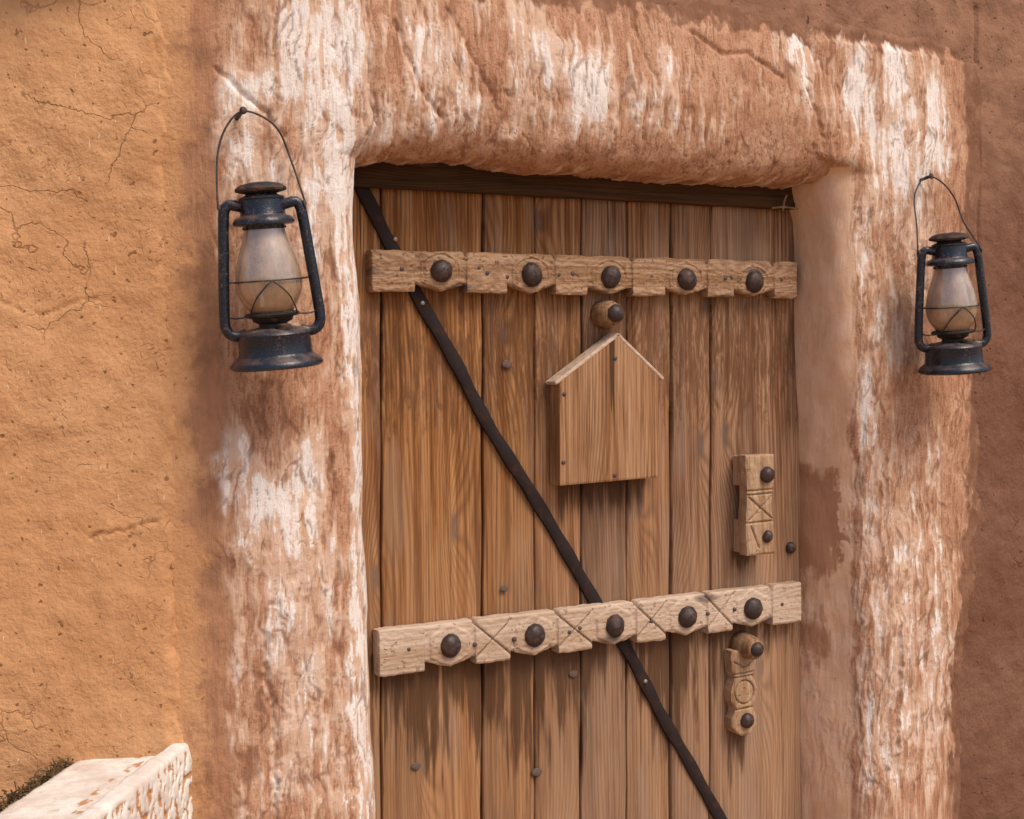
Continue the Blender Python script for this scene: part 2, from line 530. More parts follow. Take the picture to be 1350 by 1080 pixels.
def metal(name, base, rust, amt, rough, metallic=0.6, scale=60.0, spec=0.5):
    t = NT(name)
    co = t.n('TexCoord').outputs['Object']
    a = t.noise(co, scale, 5, 0.65)
    b = t.noise(co, scale * 5, 3, 0.6)
    e = t.math('ADD', a, t.math('MULTIPLY', t.math('SUBTRACT', b, 0.5), 0.4))
    f = t.ramp(e, 0.64 - amt * 0.3, 0.74 - amt * 0.3)
    c = t.mix(f, base, rust)
    c = t.mix(t.ramp(b, 0.4, 0.8, 0, 0.35), c, tuple(x * 0.5 for x in base))
    ro = t.math('ADD', rough, t.math('MULTIPLY', f, 0.35), clamp=True)
    me = t.math('MULTIPLY', t.math('SUBTRACT', 1.0, f), metallic)
    return t.finish(c, ro, t.bump(t.math('ADD', a, t.math('MULTIPLY', b, 0.3)), 0.0012, 0.6), me, spec)


M['stud'] = metal('forged_iron_stud', (0.055, 0.036, 0.033), (0.085, 0.042, 0.028), 0.5, 0.5, 0.5, 70)
M['strap'] = metal('dark_iron_strap', (0.022, 0.013, 0.012), (0.05, 0.024, 0.016), 0.35, 0.75, 0.0, 40, 0.2)
M['plug'] = metal('grey_plug', (0.135, 0.092, 0.075), (0.09, 0.055, 0.04), 0.4, 0.85, 0.0, 90, 0.2)
M['nail'] = metal('grey_nail', (0.09, 0.07, 0.065), (0.07, 0.04, 0.03), 0.4, 0.6, 0.5, 90)
M['pale_nail'] = metal('zinc_nail', (0.30, 0.24, 0.20), (0.16, 0.09, 0.05), 0.2, 0.5, 0.5, 90)


def lantern_paint():
    t = NT('black_blue_lantern_paint')
    co = t.n('TexCoord').outputs['Object']
    a = t.noise(co, 60, 5, 0.68)
    b = t.noise(co, 330, 2, 0.6)
    ge = t.n('NewGeometry')
    upn = t.n('SeparateXYZ', {0: ge.outputs['Normal']}).outputs[2]
    worn = t.ramp(t.math('ADD', a, t.math('MULTIPLY', t.math('SUBTRACT', b, 0.5), 0.5)), 0.58, 0.72)
    c = t.mix(t.ramp(b, 0.35, 0.7), (0.006, 0.008, 0.014), (0.014, 0.018, 0.032))
    c = t.mix(t.math('MULTIPLY', worn, 0.85), c, (0.105, 0.062, 0.045))
    dust = t.math('MULTIPLY', t.ramp(upn, 0.3, 0.95, 0.0, 0.45), t.ramp(a, 0.35, 0.62, 0.15, 0.9))
    c = t.mix(dust, c, (0.26, 0.17, 0.12))
    ro = t.math('ADD', 0.26, t.math('ADD', t.math('MULTIPLY', worn, 0.35), t.math('MULTIPLY', dust, 0.5)), clamp=True)
    return t.finish(c, ro, t.bump(t.math('ADD', a, t.math('MULTIPLY', b, 0.4)), 0.0014, 0.7), 0.0, 0.45)


M['lantern'] = lantern_paint()
M['wire'] = metal('dark_wire', (0.035, 0.033, 0.036), (0.09, 0.05, 0.03), 0.4, 0.5, 0.6, 90)
M['soot'] = metal('sooty_rusty_cap', (0.028, 0.022, 0.02), (0.10, 0.05, 0.03), 0.45, 0.65, 0.4, 60)


def globe_mat():
    t = NT('dusty_lamp_glass')
    co = t.n('TexCoord').outputs['Object']
    z = t.n('SeparateXYZ', {0: co}).outputs[2]
    nz = t.noise(t.vmath('MULTIPLY', co, (40, 40, 22)), 1.0, 4, 0.6)
    fn = t.noise(co, 330, 2, 0.6)
    dust = t.math('ADD', t.ramp(nz, 0.3, 0.72, 0.48, 0.92), t.ramp(z, 0.13, 0.08, 0.0, 0.22))
    dust = t.math('ADD', dust, t.math('MULTIPLY', t.math('SUBTRACT', fn, 0.5), 0.2), clamp=True)
    dc = t.mix(t.ramp(z, 0.19, 0.09), (0.50, 0.355, 0.26), (0.42, 0.25, 0.14))
    d = t.n('BsdfPrincipled', {'Base Color': dc, 'Roughness': 0.75, 'Specular IOR Level': 0.1})
    tr = t.n('BsdfTransparent', {'Color': (0.93, 0.93, 0.95, 1)})
    gl = t.n('BsdfGlossy', {'Color': (1, 1, 1, 1), 'Roughness': 0.07})
    fr = t.n('Fresnel', {'IOR': 1.5})
    body = t.n('MixShader', {0: dust})
    t.t.links.new(tr.outputs[0], body.inputs[1])
    t.t.links.new(d.outputs[0], body.inputs[2])
    mx = t.n('MixShader', {0: t.math('ADD', t.math('MULTIPLY', fr.outputs[0], 1.0), 0.055)})
    t.t.links.new(body.outputs[0], mx.inputs[1])
    t.t.links.new(gl.outputs[0], mx.inputs[2])
    t.t.links.new(mx.outputs[0], t.out.inputs['Surface'])
    return t.m


M['globe'] = globe_mat()


def gypsum_mat():
    t = NT('carved_white_gypsum')
    p = pos(t)
    pit = t.attr('pit')
    a = t.noise(t.vmath('MULTIPLY', p, (40, 40, 14)), 1.0, 4, 0.6)
    b = t.noise(p, 150, 3, 0.6)
    big = t.noise(p, 7, 3)
    c = t.mix(t.ramp(a, 0.35, 0.7), (0.77, 0.72, 0.65), (0.63, 0.55, 0.47))
    c = t.mix(t.ramp(big, 0.45, 0.7, 0, 0.6), c, (0.56, 0.42, 0.35))
    c = t.mix(t.ramp(t.math('ADD', pit, t.math('MULTIPLY', t.math('SUBTRACT', b, 0.5), 0.6)), 0.25, 0.6, 0, 0.95), c, (0.46, 0.21, 0.085))
    h = t.math('ADD', a, t.math('MULTIPLY', b, 0.4))
    return t.finish(c, 0.9, t.bump(h, 0.003, 0.7), spec=0.15)


M['gypsum'] = gypsum_mat()


def simple(name, c1, c2, scale, rough=0.9):
    t = NT(name)
    p = pos(t)
    a = t.noise(p, scale, 5, 0.6)
    return t.finish(t.mix(t.ramp(a, 0.3, 0.7), c1, c2), rough, t.bump(a, 0.01, 0.6), spec=0.1)


M['sand'] = simple('packed_sand', (0.46, 0.30, 0.18), (0.36, 0.21, 0.12), 6.0)
M['straw_dark'] = simple('dark_straw_mud', (0.05, 0.032, 0.018), (0.20, 0.115, 0.05), 60.0)
M['twig'] = simple('dry_twig', (0.32, 0.20, 0.10), (0.18, 0.10, 0.05), 80.0)

# ------------------------------------------------------------------ setting
bm = bmesh.new()
bmesh.ops.create_grid(bm, x_segments=60, y_segments=60, size=300)
for v in bm.verts:
    v.co.z += 0.15 * math.sin(v.co.x * 0.05) * math.sin(v.co.y * 0.04) * min(1.0, max(0.0, (v.co.length - 20) / 40))
ground = link('ground', bm_mesh(bm), M['sand'], smooth=True)
tag(ground, 'packed sandy ground in front of the mud walls', kind='structure')

# ochre wall left of the door, turned back from the door wall
TILT = math.tan(R(17.0))


def axis_steps(lo, hi, fine_lo, fine_hi, fine, coarse):
    a = np.arange(lo, fine_lo, coarse)
    b = np.arange(fine_lo, fine_hi, fine)
    c = np.arange(fine_hi, hi + coarse, coarse)
    return np.concatenate([a, b, c])


xs = axis_steps(-4.0, -0.20, -0.95, -0.22, 0.0035, 0.06)
zs = axis_steps(-0.05, 3.2, 0.75, 2.3, 0.0035, 0.06)
X, Z = np.meshgrid(xs, zs)
Y = np.where(X < -0.34, (-0.34 - X) * TILT, 0.0)
Y = Y + 0.012 * (fbm(X, Z, 0.35, 0.35, 3, seed=3) - 0.5) * 2 + 0.004 * (fbm(X, Z, 0.05, 0.05, 4, seed=4) - 0.5) * 2
Y = Y + 0.0005 * (fbm(X + 0.4 * Z, Z - 0.3 * X, 0.13, 0.035, 3, 0.5, seed=6) - 0.5) * 2
Y = Y + 0.025 * sstep(-0.39, -0.33, X + 0.05 * (fbm(X, Z, 0.05, 0.11, 4, 0.6, seed=99) - 0.5))
crack = [(-0.487, 1.299), (-0.474, 1.306), (-0.462, 1.304), (-0.450, 1.309), (-0.439, 1.308), (-0.415, 1.317), (-0.394, 1.321)]
Y = Y + 0.006 * np.exp(-(seg_dist(X, Z, crack) / 0.0028) ** 2) * sstep(0.25, 0.5, fbm(X, Z, 0.012, 0.012, 2, seed=8))
crack2 = [(-0.60, 1.66), (-0.57, 1.645), (-0.54, 1.642), (-0.50, 1.66), (-0.47, 1.665)]
Y = Y + 0.004 * np.exp(-(seg_dist(X, Z, crack2) / 0.003) ** 2) * sstep(0.3, 0.55, fbm(X, Z, 0.02, 0.02, 2, seed=9))
P = np.stack([X, Y, Z], axis=-1)[::-1]
wall_o = link('mud_wall', grid_mesh(P), M['ochre'], smooth=True)
tag(wall_o, 'ochre mud plaster wall with straw flecks left of the door surround', 'wall', kind='thing')

# brown wall right of and above the surround
xs = axis_steps(-0.6, 4.5, 0.35, 1.75, 0.004, 0.06)
zs = axis_steps(-0.05, 3.2, 0.5, 2.45, 0.004, 0.06)
X, Z = np.meshgrid(xs, zs)
Y = 0.010 * (fbm(X, Z, 0.3, 0.3, 3, seed=13) - 0.5) * 2 + 0.004 * (fbm(X, Z, 0.045, 0.045, 4, seed=14) - 0.5) * 2
Y = Y - 0.10 * sstep(1.40, 2.6, X)
Y = Y + 0.008 * np.exp(-(seg_dist(X, Z, [(1.341, 2.3), (1.338, 2.122), (1.346, 1.995), (1.339, 1.898), (1.334, 1.70)]) / 0.004) ** 2)
cx = 0.5 * (X[:-1, :-1] + X[1:, 1:])
cz = 0.5 * (Z[:-1, :-1] + Z[1:, 1:])
keep = ~((cx < 1.20) & (cz < 2.17))
P = np.stack([X, Y, Z], axis=-1)[::-1]
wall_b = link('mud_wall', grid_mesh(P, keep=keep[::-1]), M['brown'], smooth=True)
tag(wall_b, 'reddish brown mud plaster wall right of and above the door surround', 'wall', kind='thing')

# ------------------------------------------------------------------ door surround (gypsum washed mud)
L_PATCH = [(-0.172, 2.088, 0.057, 0.083, 0.5), (-0.102, 2.12, 0.032, 0.06, 0.3), (-0.229, 2.0, 0.074, 0.035, 0.25), (-0.277, 1.973, 0.036, 0.047, 0.3), (-0.244, 1.876, 0.055, 0.071, 0.3), (-0.119, 1.937, 0.058, 0.085, 0.45), (-0.09, 2.073, 0.026, 0.073, 0.3), (-0.134, 1.828, 0.051, 0.073, 0.3), (-0.11, 1.744, 0.039, 0.098, 0.25), (-0.313, 1.434, 0.036, 0.059, 0.4), (-0.291, 1.374, 0.036, 0.047, 0.3), (-0.18, 1.392, 0.051, 0.073, 0.3), (-0.231, 1.323, 0.062, 0.096, 0.2), (-0.27, 1.206, 0.049, 0.119, 0.15), (-0.185, 1.174, 0.076, 0.183, 0.2), (-0.297, 1.089, 0.03, 0.048, 0.25), (-0.202, 0.98, 0.089, 0.122, 0.2), (-0.234, 1.49, 0.056, 0.042, -0.4), (-0.338, 1.247, 0.029, 0.188, -0.5), (-0.13, 1.365, 0.019, 0.074, -0.3), (-0.338, 1.633, 0.035, 0.14, -0.3), (-0.345, 2.048, 0.035, 0.092, -0.4), (-0.268, 1.062, 0.012, 0.18, -0.25), (-0.358, 1.014, 0.035, 0.141, -0.4)]
N_PATCH = [(0.056, 2.1, 0.041, 0.075, 0.35), (0.138, 2.019, 0.057, 0.064, 0.2), (-0.001, 1.933, 0.054, 0.05, 0.3), (0.095, 1.978, 0.042, 0.051, 0.2), (0.255, 2.107, 0.045, 0.078, 0.3), (0.224, 2.013, 0.022, 0.052, 0.3), (0.368, 2.045, 0.047, 0.06, 0.55), (0.346, 2.103, 0.062, 0.053, 0.2), (0.538, 2.121, 0.02, 0.041, 0.4), (0.471, 2.033, 0.099, 0.055, 0.15), (0.827, 2.192, 0.037, 0.058, 0.4), (0.854, 2.093, 0.028, 0.088, 0.3), (0.655, 1.991, 0.07, 0.042, 0.1), (0.181, 2.048, 0.022, 0.077, -0.25), (0.052, 1.912, 0.084, 0.025, -0.2), (0.572, 2.18, 0.173, 0.042, -0.4), (0.674, 2.12, 0.107, 0.057, -0.15), (0.252, 1.924, 0.316, 0.02, -0.3), (0.654, 1.942, 0.274, 0.028, -0.4), (0.834, 2.004, 0.114, 0.044, -0.35)]
R_PATCH = [(1.007, 2.106, 0.03, 0.105, 0.6), (0.967, 2.043, 0.039, 0.06, 0.3), (1.107, 2.115, 0.041, 0.107, 0.55), (1.086, 1.976, 0.062, 0.092, 0.4), (1.211, 2.062, 0.032, 0.094, 0.6), (1.242, 1.97, 0.054, 0.039, 0.4), (1.157, 1.887, 0.042, 0.093, 0.35), (1.024, 1.775, 0.04, 0.091, 0.25), (1.022, 1.486, 0.016, 0.107, 0.4), (1.083, 1.592, 0.062, 0.093, 0.15), (1.04, 1.208, 0.051, 0.232, 0.3), (1.121, 1.124, 0.042, 0.188, 0.3), (1.215, 0.957, 0.043, 0.24, 0.45), (1.098, 0.813, 0.084, 0.189, 0.3), (1.027, 0.776, 0.03, 0.125, 0.3), (1.207, 1.387, 0.043, 0.095, 0.25), (1.296, 1.83, 0.055, 0.479, -0.4), (1.271, 1.32, 0.044, 0.16, -0.3), (1.175, 1.42, 0.032, 0.094, -0.3), (1.144, 1.483, 0.085, 0.047, -0.25), (0.955, 1.773, 0.023, 0.18, -0.2)]


SEED = 1.0
ALL_PATCH = [(x, z, rx, rz, a * (0.92 if a > 0 else 1.1)) for x, z, rx, rz, a in L_PATCH] + N_PATCH + [(x, z, rx, rz, a * (0.62 if z < 1.35 and a > 0 else 0.9)) for x, z, rx, rz, a in R_PATCH]


def patches(X, Z, L, base):
    d = np.full(X.shape, base)
    for x, z, rx, rz, a in L:
        d += 1.25 * a * np.exp(-((X - x) / rx) ** 2 - ((Z - z) / rz) ** 2)
    return d


def wash(X, Z, L, base, seed):
    """how thick the gypsum wash still is: hand-placed patches broken up by runs and blots"""
    D = patches(X, Z, L, base)
    warp = (fbm(X, Z, 0.06, 0.12, 3, seed=seed + 5) - 0.5) * 0.03
    runs = fbm(X + warp, Z, 0.016, 0.15, 4, 0.55, seed=seed)
    blots = fbm(X, Z, 0.035, 0.05, 4, 0.6, seed=seed + 1)
    e = D + 1.05 * (runs - 0.5) + 0.65 * (blots - 0.5)
    return sstep(0.22, 0.98, e), runs, blots


def relief(U, V, g, runs, blots, seed, crust=1.0, calm=0.0):
    coarse = 0.016 * (fbm(U, V, 0.16, 0.24, 3, seed=seed + 20) - 0.5)
    d = 0.0035 * (fbm(U, V, 0.04, 0.10, 3, seed=seed + 21) - 0.5)
    d += crust * 0.0022 * (runs - 0.5) + crust * 0.0020 * (blots - 0.5)
    d += 0.0016 * sstep(0.50, 0.6, g) + 0.0016 * (fbm(U, V, 0.008, 0.030, 3, 0.65, seed=seed + 22) - 0.5)
    # flaked edges: terraces
    tr = fbm(U, V, 0.03, 0.055, 3, 0.6, seed=seed + 23) * 5
    d += crust * 0.0006 * (sstep(0.40, 0.60, tr - np.floor(tr)) + np.floor(tr) - 2.5)
    return coarse + d * (1 - 0.85 * calm)


def top_wobble(x, z):
    return (0.030 * (fbm(x, x * 0, 0.11, 1.0, 4, 0.6, seed=91) - 0.5)) * sstep(2.13, 2.20, z)


def crevices(U, V, seed):
    """thin dark broken lines that run down the wash, some branching"""
    w = (fbm(U, V, 0.07, 0.10, 3, seed=seed + 60) - 0.5) * 0.05
    out = 0.0
    for k, (su, sv, th) in enumerate(((0.035, 0.22, 0.035), (0.016, 0.12, 0.05), (0.026, 0.10, 0.010))):
        n = fbm(U + w, V, su, sv, 2, 0.4, seed=seed + 61 + k)
        on = sstep(0.46, 0.60, fbm(U, V, 0.05, 0.08, 3, seed=seed + 65 + k))
        out = np.maximum(out, sstep(th, th * 0.25, np.abs(n - 0.5)) * on)
    return out


surround = empty('door_surround', (0.45, 0, 0))
tag(surround, 'thick mud door surround streaked with worn white gypsum around the plank door', 'door surround', kind='thing')
ZS = axis_steps(-0.05, 2.55, 0.66, 2.34, 0.0026, 0.03)


def local(me_obj, parent):
    me_obj.matrix_parent_inverse = Matrix.Translation(-Vector(parent.location))
    return me_obj


def jamb(profile_fn, L, base, seed, smooth_fn, ochre_fn, stain_fn, cracks, white_fn=None, calm_fn=lambda X, Y, Z: 0 * X, edge_fn=lambda X: 1.0 + 0 * X, side=1.0, edge_col=lambda X, Y, Z: 0 * X, outer_fn=lambda X, Z: 0 * X):
    prof = [resample(profile_fn(z), 0.0026) for z in (2.3,)][0]
    n = len(prof)
    rows = []
    for z in ZS:
        p = resample(profile_fn(z), 0.0026)
        s = np.linspace(0, 1, n)
        s0 = np.linspace(0, 1, len(p))
        rows.append(np.stack([np.interp(s, s0, p[:, k]) for k in (0, 1)], axis=1))
    A = np.array(rows)                      # (nz, n, 2)
    T = np.gradient(A, axis=1)
    T /= np.linalg.norm(T, axis=2)[..., None] + 1e-9
    Nn = np.stack([T[..., 1], -T[..., 0]], axis=-1)
    arc = np.concatenate([np.zeros((len(ZS), 1)), np.cumsum(np.linalg.norm(np.diff(A, axis=1), axis=2), axis=1)], axis=1)
    Zg = np.repeat(ZS[:, None], n, axis=1)
    X, Y = A[..., 0], A[..., 1]
    g, runs, blots = wash(X + Y * 0.7 * side, Zg, L, base, SEED)
    sm = smooth_fn(X, Y, Zg)
    if white_fn is not None:
        g = np.clip(g + white_fn(X, Y, Zg, runs, blots), 0, 1)
    U_ = X + Y * side
    dk = crevices(U_, Zg, SEED) * (1 - 0.85 * sm)
    calm = np.clip(sm + calm_fn(X, Y, Zg), 0, 1)
    d = relief(U_, Zg, g, runs, blots, SEED, calm=calm) - 0.0016 * dk
    d = d * (0.12 + 0.88 * edge_fn(X))
    for pts, w, dep in cracks:
        wig = (fbm(X, Zg, 0.02, 0.02, 2, seed=seed + 40) - 0.5) * 0.012
        d -= dep * np.exp(-(seg_dist(X + wig, Zg, pts) / w) ** 2)
    X = X + outer_fn(X, Zg)
    P = np.stack([X + Nn[..., 0] * d, Y + Nn[..., 1] * d, Zg + top_wobble(X, Zg)], axis=-1)
    return P, {'gypsum': g, 'crevice': dk, 'smooth': sm, 'ochre': ochre_fn(X, Y, Zg), 'stain': stain_fn(X, Y, Zg), 'edge': edge_col(X, Y, Zg)}


# left jamb: rounded pillar, its inner edge thick with gypsum
def prof_left(z):
    e = np.interp(z, [0.6, 0.9, 1.1, 1.3, 1.66, 1.78, 1.9, 1.95, 2.3], [0.006, 0.005, 0.003, 0.0, -0.002, -0.008, -0.004, 0.05, 0.05])
    return [(-0.47, 0.054), (-0.42, 0.035), (-0.375, 0.0175), (-0.335, 0.002), (-0.285, -0.012), (-0.20, -0.024), (-0.125, -0.023),
            (-0.085 + e, -0.014), (-0.062 + e, 0.004), (-0.052 + e, 0.030), (-0.052 + e, 0.07), (-0.058 + e, 0.14), (-0.062 + e, 0.22), (-0.064, 0.30)]


zero = lambda X, Y, Z: np.zeros(X.shape)


def white_left(X, Y, Z, runs, blots):
    edge = sstep(-0.105, -0.075, X + 0.03 * (blots - 0.5)) * sstep(2.0, 1.85, Z)
    return 0.95 * edge * (0.72 + 0.8 * (runs - 0.4))


P, at_ = jamb(prof_left, ALL_PATCH, 0.42, 1.0, zero, lambda X, Y, Z: 0.95 * sstep(-0.255, -0.325, X + 0.05 * (fbm(X, Z, 0.05, 0.10, 4, 0.6, seed=98) - 0.5)), zero,
              [([(-0.237, 1.085), (-0.228, 1.03), (-0.224, 0.983), (-0.226, 0.9), (-0.223, 0.80)], 0.0045, 0.009),
               ([(-0.29, 2.02), (-0.255, 1.985), (-0.215, 1.955), (-0.19, 1.92)], 0.004, 0.006),
               ([(-0.125, 1.42), (-0.118, 1.36), (-0.127, 1.30)], 0.004, 0.005)], white_left, lambda X, Y, Z: 0.8 * sstep(-0.10, -0.075, X) * sstep(1.95, 1.85, Z), lambda X: sstep(-0.37, -0.27, X))
local(link('jamb', grid_mesh(P, at_), M['surround'], surround, True), surround)


# right jamb: smooth splayed reveal, rough streaked front
def prof_right(z):
    k = float(sstep(1.72, 1.36, z))
    b = 0.022 * float(sstep(1.84, 1.92, z))
    q = 0.11 * float(sstep(1.925, 1.965, z))
    back = 0.05 * float(sstep(2.185, 2.235, z + 0.012 * math.sin(z * 90)))
    o = -0.055 * float(sstep(1.25, 0.75, z)) + 0.006 * math.sin(z * 19)
    pts = [(1.40 + o, 0.022), (1.365 + o, 0.010), (1.33 + o, 0.000), (1.28 + o, -0.009), (1.20, -0.019), (1.08 - q * 0.5, -0.026),
           (1.015 + 0.04 * k - q, -0.022), (0.978 + 0.044 * k - q, -0.008), (0.957 + 0.043 * k - b * 0.4 - q, 0.018),
           (0.950 + 0.030 * k - b * 0.7 - q, 0.06), (0.946 + 0.014 * k - b - q, 0.13), (0.945 + 0.012 * k - b - q, 0.20), (0.945 - q, 0.30)]
    return [(x, y + back) for x, y in pts]


def smooth_right(X, Y, Z):
    k = sstep(1.72, 1.36, Z)
    w = 0.02 * (fbm(X, Z, 0.05, 0.10, 3, seed=31) - 0.5)
    return sstep(1.95, 1.925, Z) * sstep(1.000 + 0.012 * k, 0.968 + 0.022 * k, X + w) * (0.72 + 0.28 * sstep(0.95, 1.25, Z + 0.5 * (fbm(X + Y, Z, 0.03, 0.2, 3, seed=37) - 0.35)))


def edge_right(X, Y, Z):
    w = 0.10 * (fbm(X, Z, 0.03, 0.07, 4, 0.6, seed=35) - 0.5)
    e = np.maximum(sstep(1.265, 1.325, X + w + 0.055 * sstep(1.25, 0.75, Z)), sstep(2.165, 2.21, Z + w))
    return e


def stain_right(X, Y, Z):
    Z = Z + 0.10 * (fbm(X + Y, Z, 0.035, 0.05, 4, 0.65, seed=34) - 0.5)
    a = np.exp(-(((Z - 1.22) / 0.125) ** 4)) * sstep(0.015, 0.055, Y + 0.10 * (fbm(Y + X, Z, 0.04, 0.05, 4, 0.65, seed=33) - 0.5) - 0.05 * np.abs(Z - 1.22))
    b = 0.75 * np.exp(-(((Z - 0.98) / 0.09) ** 2)) * sstep(0.03, 0.08, Y)
    return np.clip(a + b, 0, 1)


P, at_ = jamb(prof_right, ALL_PATCH, 0.42, 2.0, smooth_right, zero, stain_right,
              [([(1.085, 1.02), (1.09, 0.9), (1.082, 0.75)], 0.004, 0.008)], side=-1.0, edge_col=edge_right,
              outer_fn=lambda X, Z: 0.035 * (fbm(Z, Z * 0, 0.12, 1.0, 4, 0.6, seed=97) - 0.5) * sstep(1.25, 1.33, X))
P = P[:, ::-1]
at_ = {k: v[:, ::-1] for k, v in at_.items()}
local(link('jamb', grid_mesh(P, at_), M['surround'], surround, True), surround)

# lintel: same section laid level
XS = np.arange(-0.10, 1.10, 0.0026)
pl = resample([(2.275, 0.024), (2.24, 0.010), (2.212, -0.001), (2.175, -0.012), (2.11, -0.023), (2.03, -0.027), (1.965, -0.018),
               (1.928, 0.002), (1.912, 0.035), (1.912, 0.08), (1.914, 0.16), (1.916, 0.30)], 0.0026)
Xg = np.repeat(XS[:, None], len(pl), axis=1)
Zg = np.repeat(pl[None, :, 0], len(XS), axis=0)
Yg = np.repeat(pl[None, :, 1], len(XS), axis=0)
T = np.gradient(pl, axis=0)
T /= np.linalg.norm(T, axis=1)[:, None]
nz_, ny_ = -T[:, 1], T[:, 0]
sgn = np.sign(-ny_[len(pl) // 3])
nz_, ny_ = nz_ * sgn, ny_ * sgn
arc = np.concatenate([[0], np.cumsum(np.linalg.norm(np.diff(pl, axis=0), axis=1))])
V = np.repeat(-arc[None, :], len(XS), axis=0)
g, runs, blots = wash(Xg, Zg - Yg * 0.5, ALL_PATCH, 0.42, SEED)
V = Zg - Yg
dk = crevices(Xg, V, SEED)
d = relief(Xg, V, g, runs, blots, SEED) - 0.0016 * dk
d += 0.010 * (fbm(Xg, V, 0.09, 0.09, 3, seed=51) - 0.5) * sstep(2.05, 1.95, Zg)
for pts, w, dep in (([(0.001, 2.12), (0.034, 2.035), (0.055, 2.0), (0.085, 1.97)], 0.0045, 0.006),
                    ([(0.10, 2.15), (0.13, 2.09), (0.17, 2.03), (0.19, 1.99)], 0.004, 0.004),
                    ([(0.47, 2.16), (0.51, 2.06), (0.50, 2.0)], 0.004, 0.004),
                    ([(0.60, 2.17), (0.66, 2.13), (0.72, 2.14), (0.80, 2.10)], 0.005, 0.006),
                    ([(0.86, 2.08), (0.89, 2.01), (0.90, 1.95)], 0.005, 0.006)):
    wig = (fbm(Xg, Zg, 0.02, 0.02, 2, seed=45) - 0.5) * 0.012
    d -= dep * np.exp(-(seg_dist(Xg + wig, Zg, pts) / w) ** 2)
sag = np.interp(XS, [-0.1, -0.05, 0.117, 0.417, 0.83, 0.935, 0.98, 1.10], [-0.012, -0.012, 0.0, -0.006, -0.004, 0.004, 0.03, 0.05])
wav = 0.010 * (fbm(XS, XS * 0, 0.07, 1.0, 3, seed=52) - 0.5)
low = sstep(2.02, 1.93, Zg)
Zp = Zg + top_wobble(Xg, Zg) + nz_[None] * d + (sag + wav)[:, None] * low
Yp = Yg + ny_[None] * d + 0.05 * sstep(-0.025, -0.095, XS)[:, None] * sstep(0.25, 0.0, Yg) + 0.030 * sstep(0.90, 1.08, XS)[:, None] * sstep(0.25, 0.0, Yg)
P = np.stack([Xg, Yp, Zp], axis=-1)
at_ = {'gypsum': g, 'crevice': dk, 'smooth': np.zeros_like(g), 'ochre': np.zeros_like(g), 'stain': 0.42 * sstep(0.0, 0.05, Yg) * (Zg < 2.0), 'edge': sstep(2.165, 2.21, Zg + 0.10 * (blots - 0.5))}  # the stain mask also turns the lintel's underside a darker brown
local(link('lintel', grid_mesh(P, at_), M['surround'], surround, True), surround)

# dark header timber under the lintel
hb = empty('header_timber', (0.45, 0.13, 1.90))
tag(hb, 'dark timber header across the top of the door opening', 'beam', kind='thing')


def rough_beam(x0, x1, y0, y1, z0, z1, nx=120, amp=0.003, seed=5.0):
    xs = np.linspace(x0, x1, nx)
    sec = resample([(y1, z0 + 0.004), (y0 + 0.006, z0), (y0, z0 + 0.008), (y0, (z0 + z1) / 2), (y0, z1 - 0.008), (y0 + 0.006, z1), (y1, z1 - 0.004)], 0.006)
    Pp = np.zeros((nx, len(sec), 3))
    for i, x in enumerate(xs):
        w = amp * (fbm(np.full(len(sec), x), np.arange(len(sec)) * 0.006, 0.12, 0.03, 3, seed=seed) - 0.5) * 2
        Pp[i, :, 0] = x
        Pp[i, :, 1] = sec[:, 0] - w
        Pp[i, :, 2] = sec[:, 1] + w * 0.6
    return grid_mesh(Pp, wrap=True, caps=True)


local(link('beam_face', rough_beam(-0.08, 0.935, 0.108, 0.16, 1.868, 1.925), M['header'], hb, True), hb)

# ------------------------------------------------------------------ the door
door = empty('plank_door', (0.47, 0.15, 0.05))
tag(door, 'weathered wooden plank door with two studded rails and a diagonal iron strap', 'door', kind='thing')


def dpart(name, me, m, parent=None, smooth=False, loc=(0, 0, 0), rot=(0, 0, 0)):
    """a part given in world coordinates"""
    o = link(name, me, m, parent or door, smooth, loc, rot)
    base = Vector((0, 0, 0))
    q = parent or door
    off = Vector(q.location)
    if q is not door:
        off = Vector(q['_w'])
    o.location = Vector(loc) - off
    o['_w'] = tuple(loc)
    return o


YF = 0.130          # plank faces
seams_top = [-0.075, 0.033, 0.232, 0.340, 0.440, 0.542, 0.644, 0.739, 0.962]
seams_bot = [-0.085, 0.010, 0.210, 0.320, 0.420, 0.523, 0.626, 0.722, 0.958]
gaps = [0, 0.0045, 0.0062, 0.0022, 0.0050, 0.0028, 0.0055, 0.0052, 0]
Zt, Zb = 1.95, 0.06
for i in range(8):
    def edge(k, z, side):
        f = (z - 0.70) / (1.87 - 0.70)
        return seams_bot[k] + (seams_top[k] - seams_bot[k]) * f + side * gaps[k] * 0.5
    xc = 0.5 * (edge(i, 1.3, 1) + edge(i + 1, 1.3, -1))
    yf = YF + random.uniform(-0.0025, 0.0025)
    zz = np.linspace(Zb, Zt, 34)
    rows = []
    for z in zz:
        a = edge(i, z, 1) + 0.0012 * math.sin(z * 23 + i * 2.0)
        b = edge(i + 1, z, -1) + 0.0012 * math.sin(z * 19 + i * 3.1)
        cup = 0.0012 * math.sin(i * 5.3)
        r = 0.0022
        w = b - a
        rows.append([(a - xc, YF + 0.03, z - 1.0), (a - xc, yf + r, z - 1.0), (a + r - xc, yf, z - 1.0), (a + w * 0.5 - xc, yf - cup, z - 1.0),
                     (b - r - xc, yf, z - 1.0), (b - xc, yf + r, z - 1.0), (b - xc, YF + 0.03, z - 1.0)])
    dpart('plank', grid_mesh(np.array(rows), wrap=True, caps=True), M['plank'], loc=(xc, 0, 1.0))

